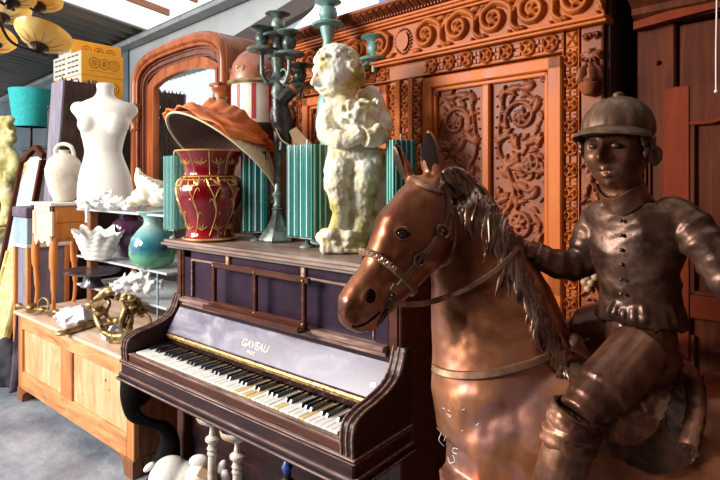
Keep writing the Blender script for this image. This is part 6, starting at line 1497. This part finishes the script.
    mm.tube(cr([a_-UP*.0, a_.lerp(mid, .5)+UP*.012, mid+UP*.004, b_], 5), [.003, .008, .013]+[.017, .020, .022, .024, .025]+[.024, .022, .019, .016, .012]+[.009, .006, .003], 12, .35)
    mm.build('pommel_leaf', M['bronzemid'], t); mm = MB(); mm.tube(cr([Q(572, 348, 1.30), Q(586, 342, 1.31), Q(600, 345, 1.31)], 5), [.01]*5+[.02]*5+[.012], 10, .5); mm.build('pommel', M['bronzemid'], t)
    # chalk marks
    mm = MB()
    for P2 in (((437, 428), (441, 433), (439, 440), (444, 446)), ((448, 457), (450, 463), (455, 461), (453, 455)), ((458, 449), (454, 448), (453, 452), (457, 454)), ((443, 408), (450, 411)), ((447, 414), (451, 416), (449, 417)), ((462, 410), (465, 409)), ((476, 426), (479, 423)), ((444, 441), (446, 436)), ((462, 431), (463, 430)), ((470, 441), (471, 440))):
        mm.tube(cr([H(x, y, .0004)[0] for x, y in P2], 4), .0008, 5)
    mm.build('chalk_marks', M['chalk'], t)
horse()
# ------------------------------------------------------------------ bronze jockey
def jockey():
    H = horse.H; t = thing('bronze_jockey', 'bronze jockey boy statue in cap and jacket sitting on the horse', 'statue', Q(652, 372, 1.235), 0)
    f = (-RV*.72-FV*.69).normalized(); l = UP.cross(f).normalized()
    if l.dot(RV) < 0: l = -l
    hc = Q(616.5, 150, 1.215); u = (UP+f*.02).normalized()
    m = MB(); face_head(m, hc, f, l, u, .077, .084, .066, .092)
    Rf = Matrix((f, l, UP)).transposed()
    for s in (-1, 1):
        c = hc+l*s*.070-f*.008-UP*.012; m.tube(cr([c-f*.012+UP*.020, c-f*.022+UP*.010+l*s*.010, c-f*.020-UP*.012+l*s*.010, c-f*.004-UP*.024+l*s*.002], 6), .0055, 8); m.ell(c-f*.010, (.014, .006, .018), Rf)
    # neck, trunk under the jacket, hips
    m.tube(cr([hc-UP*.05-f*.012, Q(621, 185, 1.235), Q(628, 205, 1.25)], 6), [.045]*6+[.050]*6+[.06], 18)
    k = 1.245/FPX
    def trunk(mm, S, e=0.0, n=40, wob=0):
        R_ = []
        for x, y, hw, dp in S:
            c = Q(x, y, 1.25); R_.append([c+l*((hw*k/.84+e)*math.copysign(abs(math.cos(q))**.9, math.cos(q))+wob*math.sin(q*7+y*.2))+f*((dp+e)*math.copysign(abs(math.sin(q))**.9, math.sin(q))) for q in np.linspace(0, 2*PI, n+1)[:-1]])
        mm.loft(R_)
    TS = [(621, 195, 15, .042), (627, 202, 26, .050), (633, 211, 37, .062), (637, 226, 38, .072), (637, 250, 34, .073), (638, 275, 30, .068), (639, 295, 29, .066), (640, 311, 31, .070)]
    trunk(m, TS, -.010); m.ell(Q(640, 335, 1.24), (.072, .078, .085), Rf); m.ell(Q(643, 360, 1.225), (.078, .080, .07), Rf)
    # legs: near (his left) and far
    kn = H(577, 418)[0]; knD = (kn-EYE).dot(FV)-.035
    hipN = Q(640, 348, 1.18); kneeN = Q(578, 418, knD); m.tube(cr([hipN, Q(620, 372, 1.145), Q(598, 396, (knD+1.14)/2), kneeN], 7), [.064]*7+[.064]*7+[.056]*4+[.050]*3+[.046], 20, .95)
    ankN = Q(548, 520, knD+.02); toeN = Q(520, 560, knD-.02)
    footz = 480
    m.tube(cr([kneeN, Q(566, 455, knD), ankN, Q(540, 560, knD+.02)], 6), [.05]*6+[.05]*6+[.035]*7, 16)
    refl = lambda p: p+BL*2*((HC+Vector((0, 0, 0))-p).dot(BL))
    kf = refl(kneeN); hf = refl(hipN); m.tube(cr([hf, hf.lerp(kf, .5)+UP*.02, kf], 7), [.08]*7+[.066]*7+[.055], 18); af = refl(ankN); m.tube(cr([kf, af], 6), [.05]*6+[.036], 16)
    # arms inside the sleeves
    RA_ = [(600, 215, 1.315), (588, 242, 1.33), (580, 262, 1.335), (553, 262, 1.33), (534, 253, 1.33), (524, 249, 1.33)]
    LA_ = [(678, 214, 1.185), (700, 236, 1.15), (722, 266, 1.115), (742, 300, 1.09), (752, 322, 1.06), (748, 352, 1.03)]
    m.tube(cr([Q(*p) for p in RA_], 5), [.03]*15+[.024]*11, 12); m.tube(cr([Q(*p) for p in LA_], 5), [.034]*15+[.026]*11, 12)
    # hands: palm, four curled fingers, thumb
    def hand(c, fw, up, side):
        m.ell(c, (.026, .013, .022), Matrix((fw, side, up)).transposed())
        for i in range(4):
            b = c+fw*.018+up*(.016-.011*i); L = (.9, 1, .95, .75)[i]
            m.tube(cr([b-fw*.012, b+fw*.012*L+side*.002, b+fw*.017*L+side*.014, b+fw*.004+side*.022, b-fw*.006+side*.018], 4), [.0066]*9+[.0058]*8, 8)
        b = c+up*.014-fw*.010; m.tube(cr([b, b+up*.012+fw*.008+side*.006, b+up*.010+fw*.022+side*.012], 4), [.008]*5+[.0062]*4, 8)
    hd = Q(517, 247, 1.33); hand(hd, (-RV*.95+UP*.1-FV*.1).normalized(), (UP*.95+RV*.1).normalized(), (-FV)); h2 = Q(746, 366, 1.015); hand(h2, (-UP*.8-RV*.5).normalized(), (RV*.8-UP*.5).normalized(), -FV)
    body = fuse(m, .0042, 'jockey_body', M['bronzemid'], t, 2)
    # eyes
    for s in (-1, 1):
        az = s*.38; c = hc+f*(math.cos(az)*.0725)+l*(math.sin(az)*.0645)+UP*.006; mm = MB(); mm.ell(c, (.0085, .0105, .0065), Rf); mm.build('eye', M['bronzedark'], t)
    # jacket: one fused garment
    m = MB(); trunk(m, TS[1:]+[(641, 320, 34, .078)], .004); 
    def sleeve(P_, r):
        pts = cr([Q(*p) for p in P_], 6); n = len(pts); rr = [np.interp(i/(n-1), np.linspace(0, 1, len(r)), r)+.0022*math.sin(i*1.9)+.0014*math.sin(i*3.7) for i in range(n)]; m.tube(pts, rr, 18)
    sleeve(RA_[:-1], [.036, .041, .042, .038, .033, .030]); sleeve(LA_[:-1], [.038, .044, .043, .041, .037, .033])
    m.ell(Q(674, 212, 1.19), (.042, .04, .036)); m.ell(Q(603, 216, 1.31), (.034, .04, .034))
    for i in range(26):      # hem ripples
        q = 2*PI*i/26; c = Q(641, 316+4*math.sin(i*2.1), 1.25)+l*math.cos(q)*.090+f*math.sin(q)*.076; m.tube([c+UP*.03-l*math.cos(q)*.008, c, c-UP*.012+l*math.cos(q)*.004], [.005, .0095, .005], 8)
    def folds(p, n):
        q = Vector((p.dot(l)*7+p.z*5, p.dot(f)*5, p.z*17)); q2 = Vector((p.dot(l)*16-p.z*12, p.dot(f)*9, p.z*30))
        return .0075*(.5-abs(noise.noise(q))*1.6)+.0024*(.5-abs(noise.noise(q2))*1.6)+.0007*noise.noise(p*70)
    jk = fuse(m, .0048, 'jacket', M['bronzedark'], t, 2, None, folds)
    m = MB(); R_ = []
    for y, r, o in ((200, .052, .012), (191, .049, .016), (184, .053, .020), (183.5, .046, .020), (190, .041, .014), (198, .041, .012)):
        c = Q(622+(y-190)*.5, y+.0, 1.235); R_.append([c+l*math.cos(q)*r*1.08+f*(math.sin(q)*r+.0)-UP*(.034*max(0, math.sin(q))**3) for q in np.linspace(0, 2*PI, 41)[:-1]])
    m.loft(R_, False, True); m.build('collar', M['bronzemid'], jk, 40)
    m = MB()
    for y in (206, 219, 233, 247, 261, 275, 289):
        c = Q(613-(y-206)*.02, y, 1.25); c = Q(636, y, 1.25)+f*.080+l*-.004; m.ell(c, .0048, None, 10, 8)
    m.build('button', M['bronzemane'], jk)
    # cap
    m = MB(); cc = hc+UP*.032-f*.006; prof = [(.079, .0), (.082, .010), (.081, .030), (.073, .053), (.057, .072), (.034, .085), (.013, .090), (.012, .098), (.004, .101)]
    R_ = []
    for r, z in [(.072, -.004)]+prof:
        R_.append([cc+l*math.cos(q)*(r*.93)*(1+.008*math.cos(q*16))+f*math.sin(q)*r*1.06*(1+.008*math.cos(q*16))+UP*z-f*z*.06 for q in np.linspace(0, 2*PI, 97)[:-1]])
    m.loft(R_); cp = m.build('cap', M['capbronze'], t, 60)
    m = MB(); R_ = []
    for s in np.linspace(-1, 1, 33):
        q = PI/2+s*1.45; w = .038*math.cos(s*PI/2)**.6+.004; L = []
        for rr, dz in ((-.004, .004), (w*.5, .004-.006), (w, -.014), (w+.002, -.018), (w*.5, -.011), (-.004, -.004)):
            L.append(cc+l*math.cos(q)*(.074+rr*.6)+f*math.sin(q)*(.084+rr)+UP*(dz+.006+.012*(1-abs(s))))
        R_.append(L)
    m.loft(R_); m.build('peak', M['capbronze'], cp, 50)
    m = MB(); rd = random.Random(8)
    for s in (-1, 1):
        for i in range(16): a = rd.uniform(1.1, 2.2)*s; c = hc+f*math.cos(a)*.082+l*math.sin(a)*.072+UP*rd.uniform(-.014, .024); m.ell(c, (.0075, .006, .010), None, 10, 6)
        fuse(m, .003, 'hair', M['bronzedark'], t, 1); m = MB()
    # boot with wrinkled cuff, near and far
    for ref in (0, 1):
        g = refl if ref else (lambda p: p)
        m = MB(); C = cr([kneeN-UP*.012, Q(572, 440, knD-.002), Q(563, 468, knD), ankN, Q(541, 548, knD+.02)], 6); n = len(C); m.tube([g(p) for p in C], [np.interp(i/(n-1), (0, .25, .55, .8, 1), (.048, .048, .046, .040, .038)) for i in range(n)], 18)
        a = C[-1]; m.tube([g(p) for p in cr([a-RV*-.01, a-UP*.03-BA*.03, a-UP*.05-BA*.11, a-UP*.055-BA*.16], 5)], [.046]*5+[.044]*5+[.036]*5+[.018], 14, .8)
        for i in range(11):
            c = kneeN.lerp(Q(567, 452, knD), i/10)+Vector((0, 0, .012)); ax = (Q(567, 452, knD)-kneeN).normalized(); ax = (ax+RV*.15*math.sin(i*2.3)+FV*.15*math.cos(i*1.7)).normalized(); m.torus(g(c), .050+.004*math.sin(i*2.4), .0065, ax if not ref else ax-BL*2*ax.dot(BL))
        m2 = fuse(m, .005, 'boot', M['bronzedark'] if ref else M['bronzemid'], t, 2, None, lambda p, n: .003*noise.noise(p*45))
jockey()
